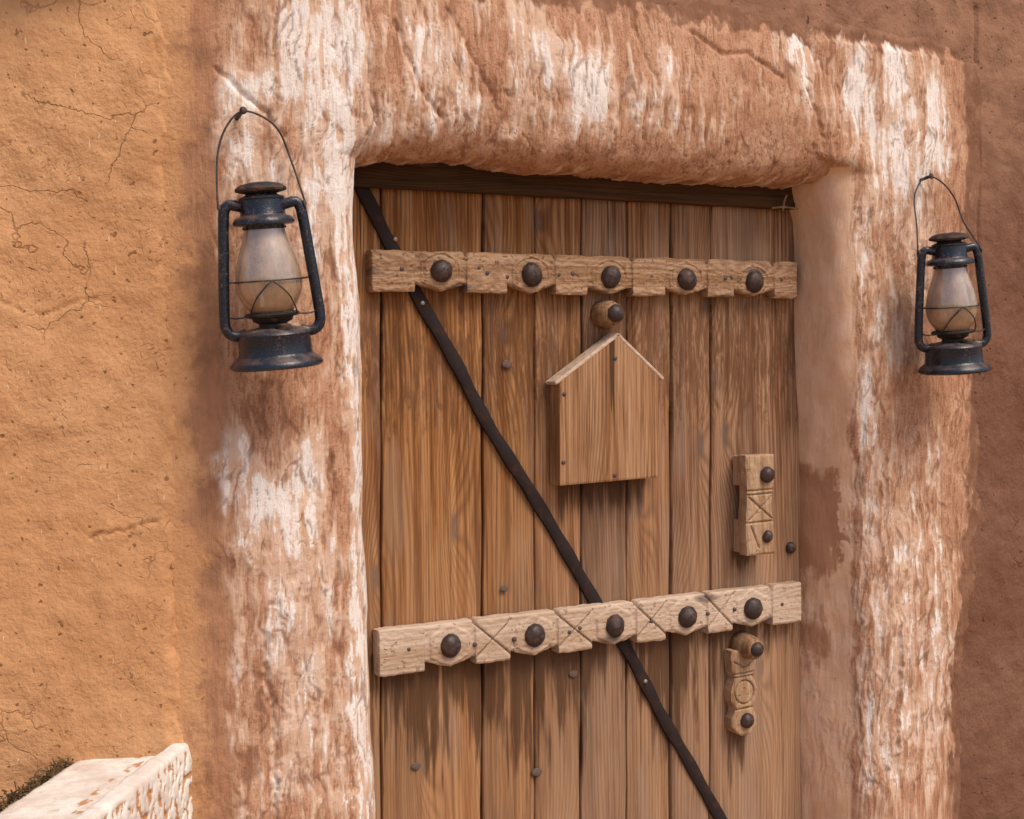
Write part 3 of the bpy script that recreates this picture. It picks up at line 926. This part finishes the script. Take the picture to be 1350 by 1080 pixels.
bb = bmesh.new()  # dark sheet added behind the planks to keep sky light out of the gaps
bmesh.ops.create_cube(bb, size=1.0, matrix=Matrix.Translation((0.45, 0.19, 1.0)) @ Matrix.Diagonal((1.15, 0.02, 1.95, 1)))
dpart('added_backing', bm_mesh(bb), M['header'])

dome = {}
for nm, r, h in (('big', 0.0215, 0.017), ('mid', 0.0165, 0.014), ('small', 0.0125, 0.010)):
    pr = [(0.0, -0.006), (r * 1.0, -0.006), (r, 0.0)] + [(r * math.cos(a), h * math.sin(a)) for a in np.linspace(0.15, 1.45, 7)] + [(0.0, h)]
    me = lathe(pr, 20, r * 0.035)
    me.transform(Matrix.Rotation(R(90), 4, 'X'))
    dome[nm] = me
nail_me = lathe([(0, -0.004), (0.0042, -0.004), (0.0042, 0.0006), (0.003, 0.0016), (0, 0.002)], 10)
nail_me.transform(Matrix.Rotation(R(90), 4, 'X'))


def stud(x, z, y, parent, size='big', name='stud'):
    me = dome[size]
    if not me.materials:
        me.materials.append(M['stud'])
    o = dpart(name, me, None, parent, True, (x, y, z), (random.uniform(-.16, .16), random.uniform(0, 6), random.uniform(-.16, .16)))
    o.scale = [random.uniform(0.90, 1.07) for _ in range(3)]
    return o


def nail(x, z, y, parent=None, m='nail'):
    me = nail_me.copy()
    return dpart('nail', me, M[m], parent, True, (x, y, z))


# studded rails: notched lower edge, carved bosses round the studs, incised crosses
def rail(x0, x1, zt0, zt1, zb0, zb1, studs, mat, crosses, rough_amp, seed, yfront=0.098, arcs=1.0):
    xs = [x0]
    xs = list(np.arange(x0, x1, 0.0016)) + [x1]
    extra = []
    for sx, sz in studs:
        for e in (-0.0510, -0.0504, 0.0504, 0.0510):
            extra.append(sx + e)
    xs = np.array(sorted(set(np.round(xs + extra, 5))))
    nv = 46
    zt = np.interp(xs, [x0, x1], [zt0, zt1]) + 0.0030 * (fbm(xs, xs * 0, 0.05, 1, 4, 0.65, seed=seed) - 0.5) * 2
    zb = np.interp(xs, [x0, x1], [zb0, zb1]) + 0.0034 * (fbm(xs, xs * 0 + 3, 0.05, 1, 4, 0.65, seed=seed) - 0.5) * 2
    for sx, sz in studs:
        u = xs - sx
        m = (np.abs(u) <= 0.0507)
        zb = np.where(m, zb + 0.0020 + 0.0130 * np.minimum(np.abs(u) / 0.046, 1.0), zb)
        # nick in the top edge right of the boss
        zt = zt - 0.010 * np.exp(-((u - 0.050) / 0.004) ** 2)
    vv = np.linspace(0, 1, nv)
    Xg = np.repeat(xs[:, None], nv, axis=1)
    Zg = zt[:, None] + (zb - zt)[:, None] * vv[None]
    dep = np.zeros(Xg.shape)
    for sx, sz in studs:
        u, w = Xg - sx, Zg - sz
        rad = np.hypot(u * 0.85, w)
        hexd = np.maximum(np.abs(w) * 1.0 + np.abs(u) * 0.50, np.abs(u) * 1.0)
        # boss stands flush, ground round its upper arc is cut back
        cut = sstep(0.036, 0.041, hexd) * sstep(0.052, 0.047, np.abs(u))
        dep += 0.0030 * cut
        dep += arcs * 0.0022 * np.exp(-((rad - 0.029) / 0.0016) ** 2) * (w > -0.012)
    for pts in crosses:
        dep += 0.0055 * np.exp(-(seg_dist(Xg, Zg, pts) / 0.0015) ** 2)
    dep += rough_amp * (fbm(Xg, Zg, 0.010, 0.006, 3, 0.6, seed=seed + 2) - 0.4) + rough_amp * 0.8 * (fbm(Xg, Zg, 0.06, 0.03, 3, seed=seed + 3) - 0.5)
    edge = np.minimum(vv, 1 - vv)[None] * np.abs(zt - zb)[:, None]
    dep += 0.0025 * np.exp(-(edge / 0.0022) ** 2)
    dep[0] += 0.002
    dep[-1] += 0.002
    F = np.stack([Xg, yfront + dep, Zg], axis=-1)
    Bt = np.stack([xs, np.full(len(xs), YF - 0.003), zt - 0.0005], axis=-1)[:, None]
    Bb = np.stack([xs, np.full(len(xs), YF - 0.003), zb + 0.0005], axis=-1)[:, None]
    P = np.concatenate([Bt, F, Bb], axis=1)
    me = grid_mesh(P[::-1], wrap=True, caps=True)
    o = dpart('rail', me, mat)
    o['_w'] = (0, 0, 0)
    o.location = -Vector(door.location)
    me.polygons.foreach_set('use_smooth', [True] * len(me.polygons))
    me.set_sharp_from_angle(angle=R(50))
    for sx, sz in studs:
        stud(sx, sz, yfront + 0.001, o)
    return o


us = [(0.131, 1.724), (0.313, 1.721), (0.482, 1.720), (0.657, 1.718), (0.821, 1.716)]
ur = rail(0.0, 0.931, 1.759, 1.759, 1.686, 1.685, us, M['rail'], [], 0.0045, 7.0)
tag(ur, 'rough worm-eaten upper rail')
for x, z in ((0.056, 1.726), (0.205, 1.731), (0.222, 1.722), (0.262, 1.716), (0.37, 1.722), (0.40, 1.724), (0.575, 1.722), (0.75, 1.722), (0.765, 1.724), (0.89, 1.722)):
    nail(x, z, 0.0990, ur)
ls = [(0.137, 1.053), (0.308, 1.053), (0.482, 1.053), (0.649, 1.053), (0.810, 1.054)]
X_ = []
for a, b in zip(ls[:-1], ls[1:]):
    m = 0.5 * (a[0] + b[0])
    w = 0.5 * (b[0] - a[0]) - 0.047
    X_ += [[(m - w, 1.088), (m + w, 1.022)], [(m + w, 1.088), (m - w, 1.022)]]
lr = rail(0.0, 0.935, 1.094, 1.096, 1.012, 1.014, ls, M['rail_pale'], X_, 0.0024, 9.0, arcs=0.0)
tag(lr, 'pale lower rail incised with crosses')
for x, z in ((0.056, 1.055), (0.186, 1.049), (0.266, 1.050), (0.382, 1.051), (0.405, 1.056), (0.566, 1.052), (0.70, 1.054), (0.765, 1.056), (0.885, 1.055)):
    nail(x, z, 0.0990, lr)

# diagonal iron strap, slightly kinked at the lower rail
sp = resample([(-0.06, 1.962), (-0.001, 1.859), (0.047, 1.768), (0.096, 1.681), (0.169, 1.561), (0.228, 1.453), (0.320, 1.315), (0.392, 1.202), (0.457, 1.095),
               (0.524, 1.000), (0.602, 0.861), (0.664, 0.760), (0.746, 0.623), (0.90, 0.38)], 0.012)
T = np.gradient(sp, axis=0)
T /= np.linalg.norm(T, axis=1)[:, None]
rows = []
for k, (p, t) in enumerate(zip(sp, T)):
    nx_, nz2 = -t[1], t[0]
    hw = 0.0118 + 0.0009 * math.sin(k * 0.7)
    yb = YF - 0.004
    yf = YF - 0.0075 + 0.0008 * math.sin(k * 0.9)
    rows.append([(p[0] - nx_ * hw, yb + 0.004, p[1] - nz2 * hw), (p[0] - nx_ * hw, yf + 0.001, p[1] - nz2 * hw), (p[0] - nx_ * (hw - 0.001), yf, p[1] - nz2 * (hw - 0.001)),
                 (p[0] + nx_ * (hw - 0.001), yf, p[1] + nz2 * (hw - 0.001)), (p[0] + nx_ * hw, yf + 0.001, p[1] + nz2 * hw), (p[0] + nx_ * hw, yb + 0.004, p[1] + nz2 * hw)])
so = dpart('strap', grid_mesh(np.array(rows), wrap=True, caps=True), M['strap'])
tag(so, 'dark iron strap running diagonally')
for x, z in ((0.054, 1.780), (0.104, 1.668), (0.565, 0.93)):
    nail(x, z, YF - 0.0085, so, 'pale_nail')

# house-shaped board with chamfered gable
outline = [(0.353, 1.523), (0.489, 1.612), (0.588, 1.528), (0.582, 1.528), (0.579, 1.332), (0.358, 1.328), (0.361, 1.526)]
outline = [(0.352, 1.524), (0.489, 1.613), (0.590, 1.527), (0.581, 1.522), (0.578, 1.334), (0.358, 1.329), (0.361, 1.518)]
bd = dpart('board', prism(outline, YF - 0.004, 0.084, 0.0045, 2), M['board'])
tag(bd, 'house-shaped board nailed to the middle of the door')
for x, z in ((0.370, 1.500), (0.366, 1.373), (0.477, 1.343), (0.481, 1.565)):
    nail(x, z, 0.0835, bd)

for (xa, za), (xb, zb) in (((0.350, 1.522), (0.489, 1.613)), ((0.489, 1.613), (0.592, 1.526))):  # pale strips put the light on the gable's chamfer into colour
    dx, dz = xb - xa, zb - za
    ln = math.hypot(dx, dz)
    nx_, nz2 = dz / ln * 0.0060, -dx / ln * 0.0060
    dpart('gable_highlight', prism([(xa, za + 0.0008), (xb, zb + 0.0008), (xb + nx_, zb + nz2), (xa + nx_, za + nz2)], 0.122, 0.0832, 0.0014, 1), M['rail_pale'], bd)

# wooden peg above the board, tipped with an iron stud
peg_pr = [(0, -0.004), (0.027, -0.004), (0.0265, 0.014), (0.024, 0.034), (0.021, 0.048), (0.016, 0.054), (0, 0.055)]


def peg(x, z, tilt=0.0, length=1.0, st='mid'):
    me = lathe([(r, h * length) for r, h in peg_pr], 18, 0.0007)
    me.transform(Matrix.Rotation(R(90) + tilt, 4, 'X'))
    o = dpart('peg', me, M['peg'], None, True, (x, YF, z))
    ey = YF - 0.055 * length * math.cos(tilt)
    stud(x, z - 0.055 * length * math.sin(tilt) * -1 * -1, ey + 0.002, o, st)
    return o


peg(0.481, 1.650, 0.0, 0.95, 'mid')
peg(0.800, 0.976, 0.0, 1.05, 'mid')

# carved plates: outline given row by row, incised lines are real grooves
def carved_plate(xl, xr, z0, z1, yb, yf, grooves, rough_amp, seed, nx=44):
    zz = np.arange(z0, z1 + 1e-6, 0.0016)
    uu = np.linspace(0, 1, nx)
    L, Rr = np.array([xl(z) for z in zz]), np.array([xr(z) for z in zz])
    Xg = L[:, None] + (Rr - L)[:, None] * uu[None]
    Zg = np.repeat(zz[:, None], nx, axis=1)
    dep = rough_amp * (fbm(Xg, Zg, 0.008, 0.014, 3, 0.6, seed=seed) - 0.4) + rough_amp * (fbm(Xg, Zg, 0.03, 0.05, 2, seed=seed + 1) - 0.5)
    for pts in grooves:
        dep += 0.0050 * np.exp(-(seg_dist(Xg, Zg, pts) / 0.0016) ** 2)
    ed = np.minimum(np.minimum(uu, 1 - uu)[None] * (Rr - L)[:, None], np.minimum(Zg - z0, z1 - Zg))
    dep += 0.0030 * np.exp(-(ed / 0.0025) ** 2)
    F = np.stack([Xg, yf + dep, Zg], axis=-1)
    Bl = np.stack([L, np.full(len(zz), yb), zz], axis=-1)[:, None]
    Br = np.stack([Rr, np.full(len(zz), yb), zz], axis=-1)[:, None]
    me = grid_mesh(np.concatenate([Bl, F, Br], axis=1), wrap=True, caps=True)
    me.polygons.foreach_set('use_smooth', [True] * len(me.polygons))
    me.set_sharp_from_angle(angle=R(50))
    return me


# bolt staple: front plate with a slot behind it
st = dpart('bolt_staple', carved_plate(lambda z: 0.7805 + 0.0022 * math.sin(z * 40), lambda z: 0.8495 - 0.007 * math.exp(-((z - 1.262) / 0.03) ** 2), 1.166, 1.369, 0.103, 0.074,
           [[(0.78, 1.296), (0.85, 1.297)], [(0.78, 1.288), (0.85, 1.289)], [(0.786, 1.283), (0.842, 1.238)], [(0.842, 1.283), (0.786, 1.238)], [(0.78, 1.232), (0.85, 1.233)], [(0.79, 1.225), (0.81, 1.180)]],
           0.0026, 71.0), M['fitting'])
for zz0, zz1 in ((1.305, 1.366), (1.169, 1.235)):
    dpart('staple_block', prism([(0.783, zz0), (0.846, zz0), (0.846, zz1), (0.784, zz1)], YF - 0.003, 0.1025, 0.002, 1), M['fitting'], st)
stud(0.829, 1.327, 0.0735, st, 'mid')
stud(0.829, 1.202, 0.0735, st, 'small')

# scalloped latch plate below the lower rail
hw = lambda z: float(np.interp(z, [0.795, 0.798, 0.803, 0.815, 0.832, 0.843, 0.852, 0.866, 0.888, 0.905, 0.915, 0.93, 0.955, 0.972],
                               [0.006, 0.014, 0.022, 0.031, 0.031, 0.024, 0.022, 0.030, 0.033, 0.027, 0.022, 0.029, 0.032, 0.030]))
arc_ = [(0.790 + 0.024 * math.cos(a), 0.884 + 0.024 * math.sin(a)) for a in np.linspace(0, 2 * math.pi, 15)]
lp = dpart('latch_plate', carved_plate(lambda z: 0.790 - hw(z), lambda z: 0.790 + hw(z), 0.795, 0.972, YF - 0.003, 0.101,
           [[(0.76, 0.915), (0.82, 0.917)], [(0.76, 0.922), (0.82, 0.924)], arc_, [(0.765, 0.948), (0.79, 0.934), (0.815, 0.948)], [(0.77, 0.850), (0.81, 0.852)]], 0.0026, 75.0), M['fitting'])
stud(0.794, 0.826, 0.1015, lp, 'mid')

for k, (x, z) in enumerate([(0.261, 1.140), (0.406, 0.963), (0.324, 0.786), (0.078, 0.835), (0.274, 1.557)]):
    me = nail_me.copy()
    s = 1.5 + 0.6 * ((k * 7) % 5) / 5
    me.transform(Matrix.Diagonal((s * 1.3, 0.2, s, 1)))
    dpart('nail', me, M['plug'], None, True, (x, YF - 0.0026, z))
stud(0.933, 1.165, YF - 0.001, None, 'small')

# ------------------------------------------------------------------ hurricane lanterns
lan = empty('hurricane_lantern')


def lp_(name, me, m, parent=None, smooth=True):
    o = link(name, me, M[m], parent or lan, False)
    if smooth:
        me.polygons.foreach_set('use_smooth', [True] * len(me.polygons))
        me.set_sharp_from_angle(angle=R(42))
    return o


tank = lp_('fuel_tank', lathe([(0, 0.004), (0.058, 0.004), (0.066, 0.0), (0.0695, 0.003), (0.0695, 0.006), (0.066, 0.011), (0.0595, 0.016), (0.0560, 0.019),
                               (0.0550, 0.022), (0.0540, 0.048), (0.0550, 0.050), (0.0530, 0.054), (0.043, 0.058), (0.026, 0.061), (0.0, 0.061)], 48), 'lantern')
cap = lathe([(0, 0), (0.011, 0), (0.0115, 0.007), (0.008, 0.009), (0, 0.0095)], 16)
cap.transform(Matrix.Translation((0.012, -0.035, 0.057)))
lp_('filler_cap', cap, 'soot', tank)
lp_('burner', lathe([(0, 0.060), (0.022, 0.060), (0.021, 0.066), (0.029, 0.070), (0.031, 0.075), (0.040, 0.077), (0.042, 0.080), (0.038, 0.083), (0.030, 0.084), (0.0, 0.084)], 32), 'soot')
gp = [(0.0305, 0.083), (0.036, 0.090), (0.0425, 0.101), (0.0465, 0.114), (0.0475, 0.127), (0.0460, 0.142), (0.0425, 0.160), (0.0375, 0.178), (0.0330, 0.193), (0.0305, 0.206)]
gp = [(r * (1.0 + 0.055 * math.sin(math.pi * (z - 0.083) / 0.123)), z) for r, z in gp]
gp = [tuple(p) for p in resample(gp, 0.004)]
gi = [(r - 0.0018, z) for r, z in gp[::-1]]
lp_('globe', lathe(gp + gi + [gp[0]], 48), 'globe')
hood = lp_('hood', lathe([(0.030, 0.204), (0.031, 0.212), (0.043, 0.2125), (0.0460, 0.2145), (0.0460, 0.2175), (0.0425, 0.2235), (0.0350, 0.226), (0.0335, 0.228), (0.0325, 0.250),
                          (0.034, 0.251), (0.034, 0.2535), (0.029, 0.255), (0.024, 0.257), (0.022, 0.262), (0.018, 0.262), (0.018, 0.206), (0.030, 0.204)], 40), 'lantern')
lp_('chimney_cap', lathe([(0, 0.2585), (0.026, 0.2595), (0.0375, 0.2625), (0.0385, 0.2655), (0.037, 0.268), (0.030, 0.2725), (0.016, 0.2755), (0, 0.276)], 36), 'soot', hood)
for k in range(14):
    a = 2 * math.pi * k / 14
    hb_ = bmesh.new()
    bmesh.ops.create_uvsphere(hb_, u_segments=6, v_segments=4, radius=0.0022)
    mm = bm_mesh(hb_)
    mm.transform(Matrix.Translation((0.0305 * math.cos(a), 0.0305 * math.sin(a), 0.2085)))
    lp_('vent', mm, 'soot', hood)
for s in (-1, 1):
    sd = lp_('side_tube', tube([(s * 0.040, 0, 0.054), (s * 0.051, 0, 0.051), (s * 0.062, 0, 0.053), (s * 0.0695, 0, 0.062), (s * 0.0705, 0, 0.078), (s * 0.0675, 0, 0.12),
                                (s * 0.0630, 0, 0.17), (s * 0.0590, 0, 0.215), (s * 0.0560, 0, 0.236), (s * 0.050, 0, 0.2445), (s * 0.042, 0, 0.244), (s * 0.030, 0, 0.241)],
                               0.0080, 0.0082, 14, 0.005), 'lantern')
    ear = lathe([(0, -0.0015), (0.008, -0.0015), (0.008, 0.0015), (0, 0.0015)], 14)
    ear.transform(Matrix.Translation((s * 0.0625, 0, 0.238)) @ Matrix.Rotation(R(90), 4, 'Y'))
    lp_('ear', ear, 'wire', sd)
ring = [(0.0528 * math.cos(a), 0.0528 * math.sin(a), 0.129) for a in np.linspace(0, 2 * math.pi, 33)]
gw = lp_('guard_wire', tube([(-0.066, 0, 0.131), (-0.056, -0.004, 0.131)] + [(0.0528 * math.sin(a), -0.0528 * math.cos(a), 0.1305) for a in np.linspace(-1.35, 1.35, 16)] + [(0.056, -0.004, 0.131), (0.066, 0, 0.131)], 0.0013, None, 6, 0.004), 'wire')
lp_('guard_wire', tube([(-0.066, 0, 0.131), (-0.056, 0.004, 0.131)] + [(0.0528 * math.sin(a), 0.0528 * math.cos(a), 0.1305) for a in np.linspace(-1.35, 1.35, 16)] + [(0.056, 0.004, 0.131), (0.066, 0, 0.131)], 0.0013, None, 6, 0.004), 'wire')
for s in (-1, 1):
    lp_('guard_wire', tube([(0.0, -0.0532, 0.1305), (s * 0.010, -0.0528, 0.122), (s * 0.023, -0.0470, 0.108), (s * 0.031, -0.037, 0.092), (s * 0.035, -0.022, 0.080)], 0.0012, None, 6, 0.004), 'wire')
lp_('guard_wire', tube([(-0.068, 0, 0.084), (-0.058, -0.008, 0.078), (-0.035, -0.020, 0.079)], 0.0013, None, 6, 0.004), 'wire')
lp_('guard_wire', tube([(0.068, 0, 0.084), (0.058, -0.008, 0.078), (0.035, -0.020, 0.079)], 0.0013, None, 6, 0.004), 'wire')
lan['group'] = 'hurricane lanterns on the door surround'
lan['category'] = 'lantern'


def copy_tree(o, parent=None):
    c = o.copy()
    COL.objects.link(c)
    c.parent = parent
    for ch in list(o.children):
        copy_tree(ch, c)
    return c


lan2 = copy_tree(lan)
tag(lan, 'larger dark oil lantern with dusty globe hanging on the pillar left of the door')
tag(lan2, 'smaller-looking dark oil lantern hanging on the pillar right of the door')
lan.location = (-0.2345, -0.112, 1.5565)
lan.rotation_euler = (R(4.0), R(-4.5), R(-12))
lan2.location = (1.152, -0.112, 1.529)
lan2.rotation_euler = (R(4.0), R(-4.0), R(-22))
bpy.context.view_layer.update()


def bail(o, pts_world):
    """wire bail from ear to ear over the nail; pts in world space"""
    inv = o.matrix_world.inverted()
    pts = [(-0.0645, 0, 0.240)] + [tuple(inv @ Vector(p)) for p in pts_world] + [(0.0645, 0, 0.240)]
    me = tube(pts, 0.0016, None, 8, 0.004)
    b = link('bail', me, M['wire'], o, True)
    return b


bail(lan, [(-0.307, -0.060, 1.84), (-0.300, -0.045, 1.888), (-0.286, -0.042, 1.925), (-0.264, -0.042, 1.949), (-0.235, -0.042, 1.947), (-0.205, -0.045, 1.925), (-0.186, -0.055, 1.87)])
bail(lan2, [(1.100, -0.065, 1.82), (1.108, -0.050, 1.875), (1.124, -0.045, 1.906), (1.150, -0.042, 1.926), (1.185, -0.045, 1.918), (1.218, -0.050, 1.885), (1.228, -0.065, 1.835)])
bail_nail = lathe([(0, -0.03), (0.0035, -0.03), (0.0032, 0.034), (0.0060, 0.034), (0.0060, 0.036), (0, 0.0375)], 12)
bail_nail.transform(Matrix.Rotation(R(82), 4, 'X'))
for x, z, lab in ((-0.262, 1.945, 'iron nail in the left pillar holding the larger lantern'), (1.152, 1.921, 'iron nail in the right pillar holding the far lantern')):
    o = link('wall_nail', bail_nail, M['wire'], None, True, (x, -0.018, z))
    tag(o, lab, 'nail', 'nails holding the lanterns')

# ------------------------------------------------------------------ white gypsum parapet at lower left
ax = np.array((-0.553, -0.833))         # runs out from the wall towards the left of the camera
sd_ = np.array((0.833, -0.553))         # across, towards the door
org = np.array((-0.345, 0.030))         # inner right corner at the wall
parapet = empty('parapet', (-0.66, -0.35, 0))
tag(parapet, 'low white gypsum parapet with carved pitted side at the lower left corner', 'parapet', kind='thing')
ZTOP = 0.956


def plocal(o):
    o.matrix_parent_inverse = Matrix.Translation(-Vector(parapet.location))
    return o


# top
A_, B_ = np.meshgrid(np.arange(-0.06, 0.95, 0.004), np.arange(-0.165, 0.004, 0.004), indexing='ij')
zt = ZTOP + 0.004 * (fbm(A_, B_, 0.06, 0.05, 4, seed=61) - 0.5) - 0.006 * sstep(-0.15, -0.165, B_)
pit = (0.35 + 0.4 * sstep(-0.10, -0.03, B_)) * sstep(0.50, 0.68, fbm(A_, B_, 0.04, 0.018, 4, 0.65, seed=62))
XY = org + A_[..., None] * ax + B_[..., None] * sd_
top = np.concatenate([XY, zt[..., None]], axis=-1)
left = np.array([np.concatenate([XY[:, 0] - 0.002 * sd_, np.full((len(XY), 1), zz)], axis=1) for zz in (0.0, 0.5, 0.9)]).transpose(1, 0, 2)
allp = np.concatenate([left, top], axis=1)
pa = np.concatenate([np.zeros((len(XY), 3)), pit], axis=1)
plocal(link('top', grid_mesh(allp[:, ::-1], {'pit': pa[:, ::-1]}), M['gypsum'], parapet, True))

# carved right cheek with raised rounded lip
sec = resample([(-0.026, ZTOP - 0.01), (-0.0245, ZTOP + 0.010), (-0.020, ZTOP + 0.0155), (-0.004, ZTOP + 0.0155), (0.003, ZTOP + 0.011), (0.006, ZTOP - 0.004), (0.008, ZTOP - 0.03), (0.009, 0.86), (0.012, 0.75), (0.012, 0.68)], 0.003)
sec = np.vstack([sec, [(0.012, 0.4), (0.012, 0.0)]])
aa = np.arange(-0.08, 0.95, 0.003)
A2 = np.repeat(aa[:, None], len(sec), axis=1)
B2 = np.repeat(sec[None, :, 0], len(aa), axis=0)
Z2 = np.repeat(sec[None, :, 1], len(aa), axis=0)
cell = fbm(A2 + 0.3 * Z2, Z2, 0.013, 0.022, 3, 0.5, seed=66)
pit = sstep(0.535, 0.60, cell) * sstep(ZTOP + 0.012, ZTOP - 0.004, Z2)
dd = -0.0042 * pit + 0.0012 * (fbm(A2, Z2, 0.006, 0.014, 3, 0.6, seed=69) - 0.5) + 0.004 * (fbm(A2, Z2, 0.03, 0.05, 3, seed=67) - 0.5) + 0.006 * (fbm(A2, B2 * 0 + 1, 0.05, 1, 3, seed=68) - 0.5)
up_ = sstep(0.0, -0.02, B2)
B3 = B2 + dd * (1 - up_)
Z3 = Z2 + dd * up_ + 0.006 * sstep(0.03, -0.03, A2) * sstep(ZTOP - 0.02, ZTOP + 0.01, Z2)
XY2 = org + A2[..., None] * ax + B3[..., None] * sd_
plocal(link('cheek', grid_mesh(np.concatenate([XY2, Z3[..., None]], axis=-1), {'pit': pit}), M['gypsum'], parapet, True))
fe = np.array([org + 0.945 * ax + b * sd_ for b in (-0.165, 0.012)])
plocal(link('end_face', grid_mesh(np.array([[(*fe[0], ZTOP - 0.004), (*fe[1], ZTOP - 0.004)], [(*fe[0], 0), (*fe[1], 0)]]), {'pit': np.zeros((2, 2))}), M['gypsum'], parapet))

# dark straw caught along the parapet's far edge
sv, sf = [], []
for k in range(900):
    a = random.random() ** 0.8 * 0.55 - 0.03
    b = -0.165 - random.uniform(-0.004, 0.010)
    h = abs(random.gauss(0, 0.009)) * (0.7 + 0.9 * vnoise(np.array([a * 30.0]), np.array([2.0]))[0])
    c = org + a * ax + b * sd_
    p0 = Vector((c[0], c[1], ZTOP - 0.012 + h))
    dr = Vector((random.gauss(0, 1), random.gauss(0, 1), random.gauss(0, 0.9))).normalized() * random.uniform(0.003, 0.011)
    w = dr.cross(Vector((random.gauss(0, 1), random.gauss(0, 1), random.gauss(0, 1)))).normalized() * random.uniform(0.0005, 0.0014)
    q = dr.cross(w).normalized() * w.length
    i = len(sv)
    for e in (p0 - dr, p0 + dr):
        sv += [tuple(e + w), tuple(e - w * 0.5 + q), tuple(e - w * 0.5 - q)]
    sf += [(i, i + 1, i + 4, i + 3), (i + 1, i + 2, i + 5, i + 4), (i + 2, i, i + 3, i + 5), (i, i + 2, i + 1), (i + 3, i + 4, i + 5)]
me = bpy.data.meshes.new('straw')
me.from_pydata(sv, [], sf)
straw = link('straw', me, M['straw_dark'])
tag(straw, 'dark matted straw along the left edge of the white parapet', kind='stuff')

# twig ends caught at the header's right end
for pts, lab in (([(0.868, 0.100, 1.867), (0.895, 0.092, 1.869), (0.925, 0.088, 1.866)], 'thin dry straw lying level under the right end of the header timber'),
                 ([(0.893, 0.095, 1.863), (0.892, 0.090, 1.880), (0.897, 0.088, 1.893)], 'short dry straw standing upright at the right end of the header timber')):
    o = link('straw_stalk', tube(pts, 0.0022, None, 7, 0.004), M['twig'], None, True)
    tag(o, lab, 'straw')

for o in bpy.data.objects:
    if '_w' in o:
        del o['_w']
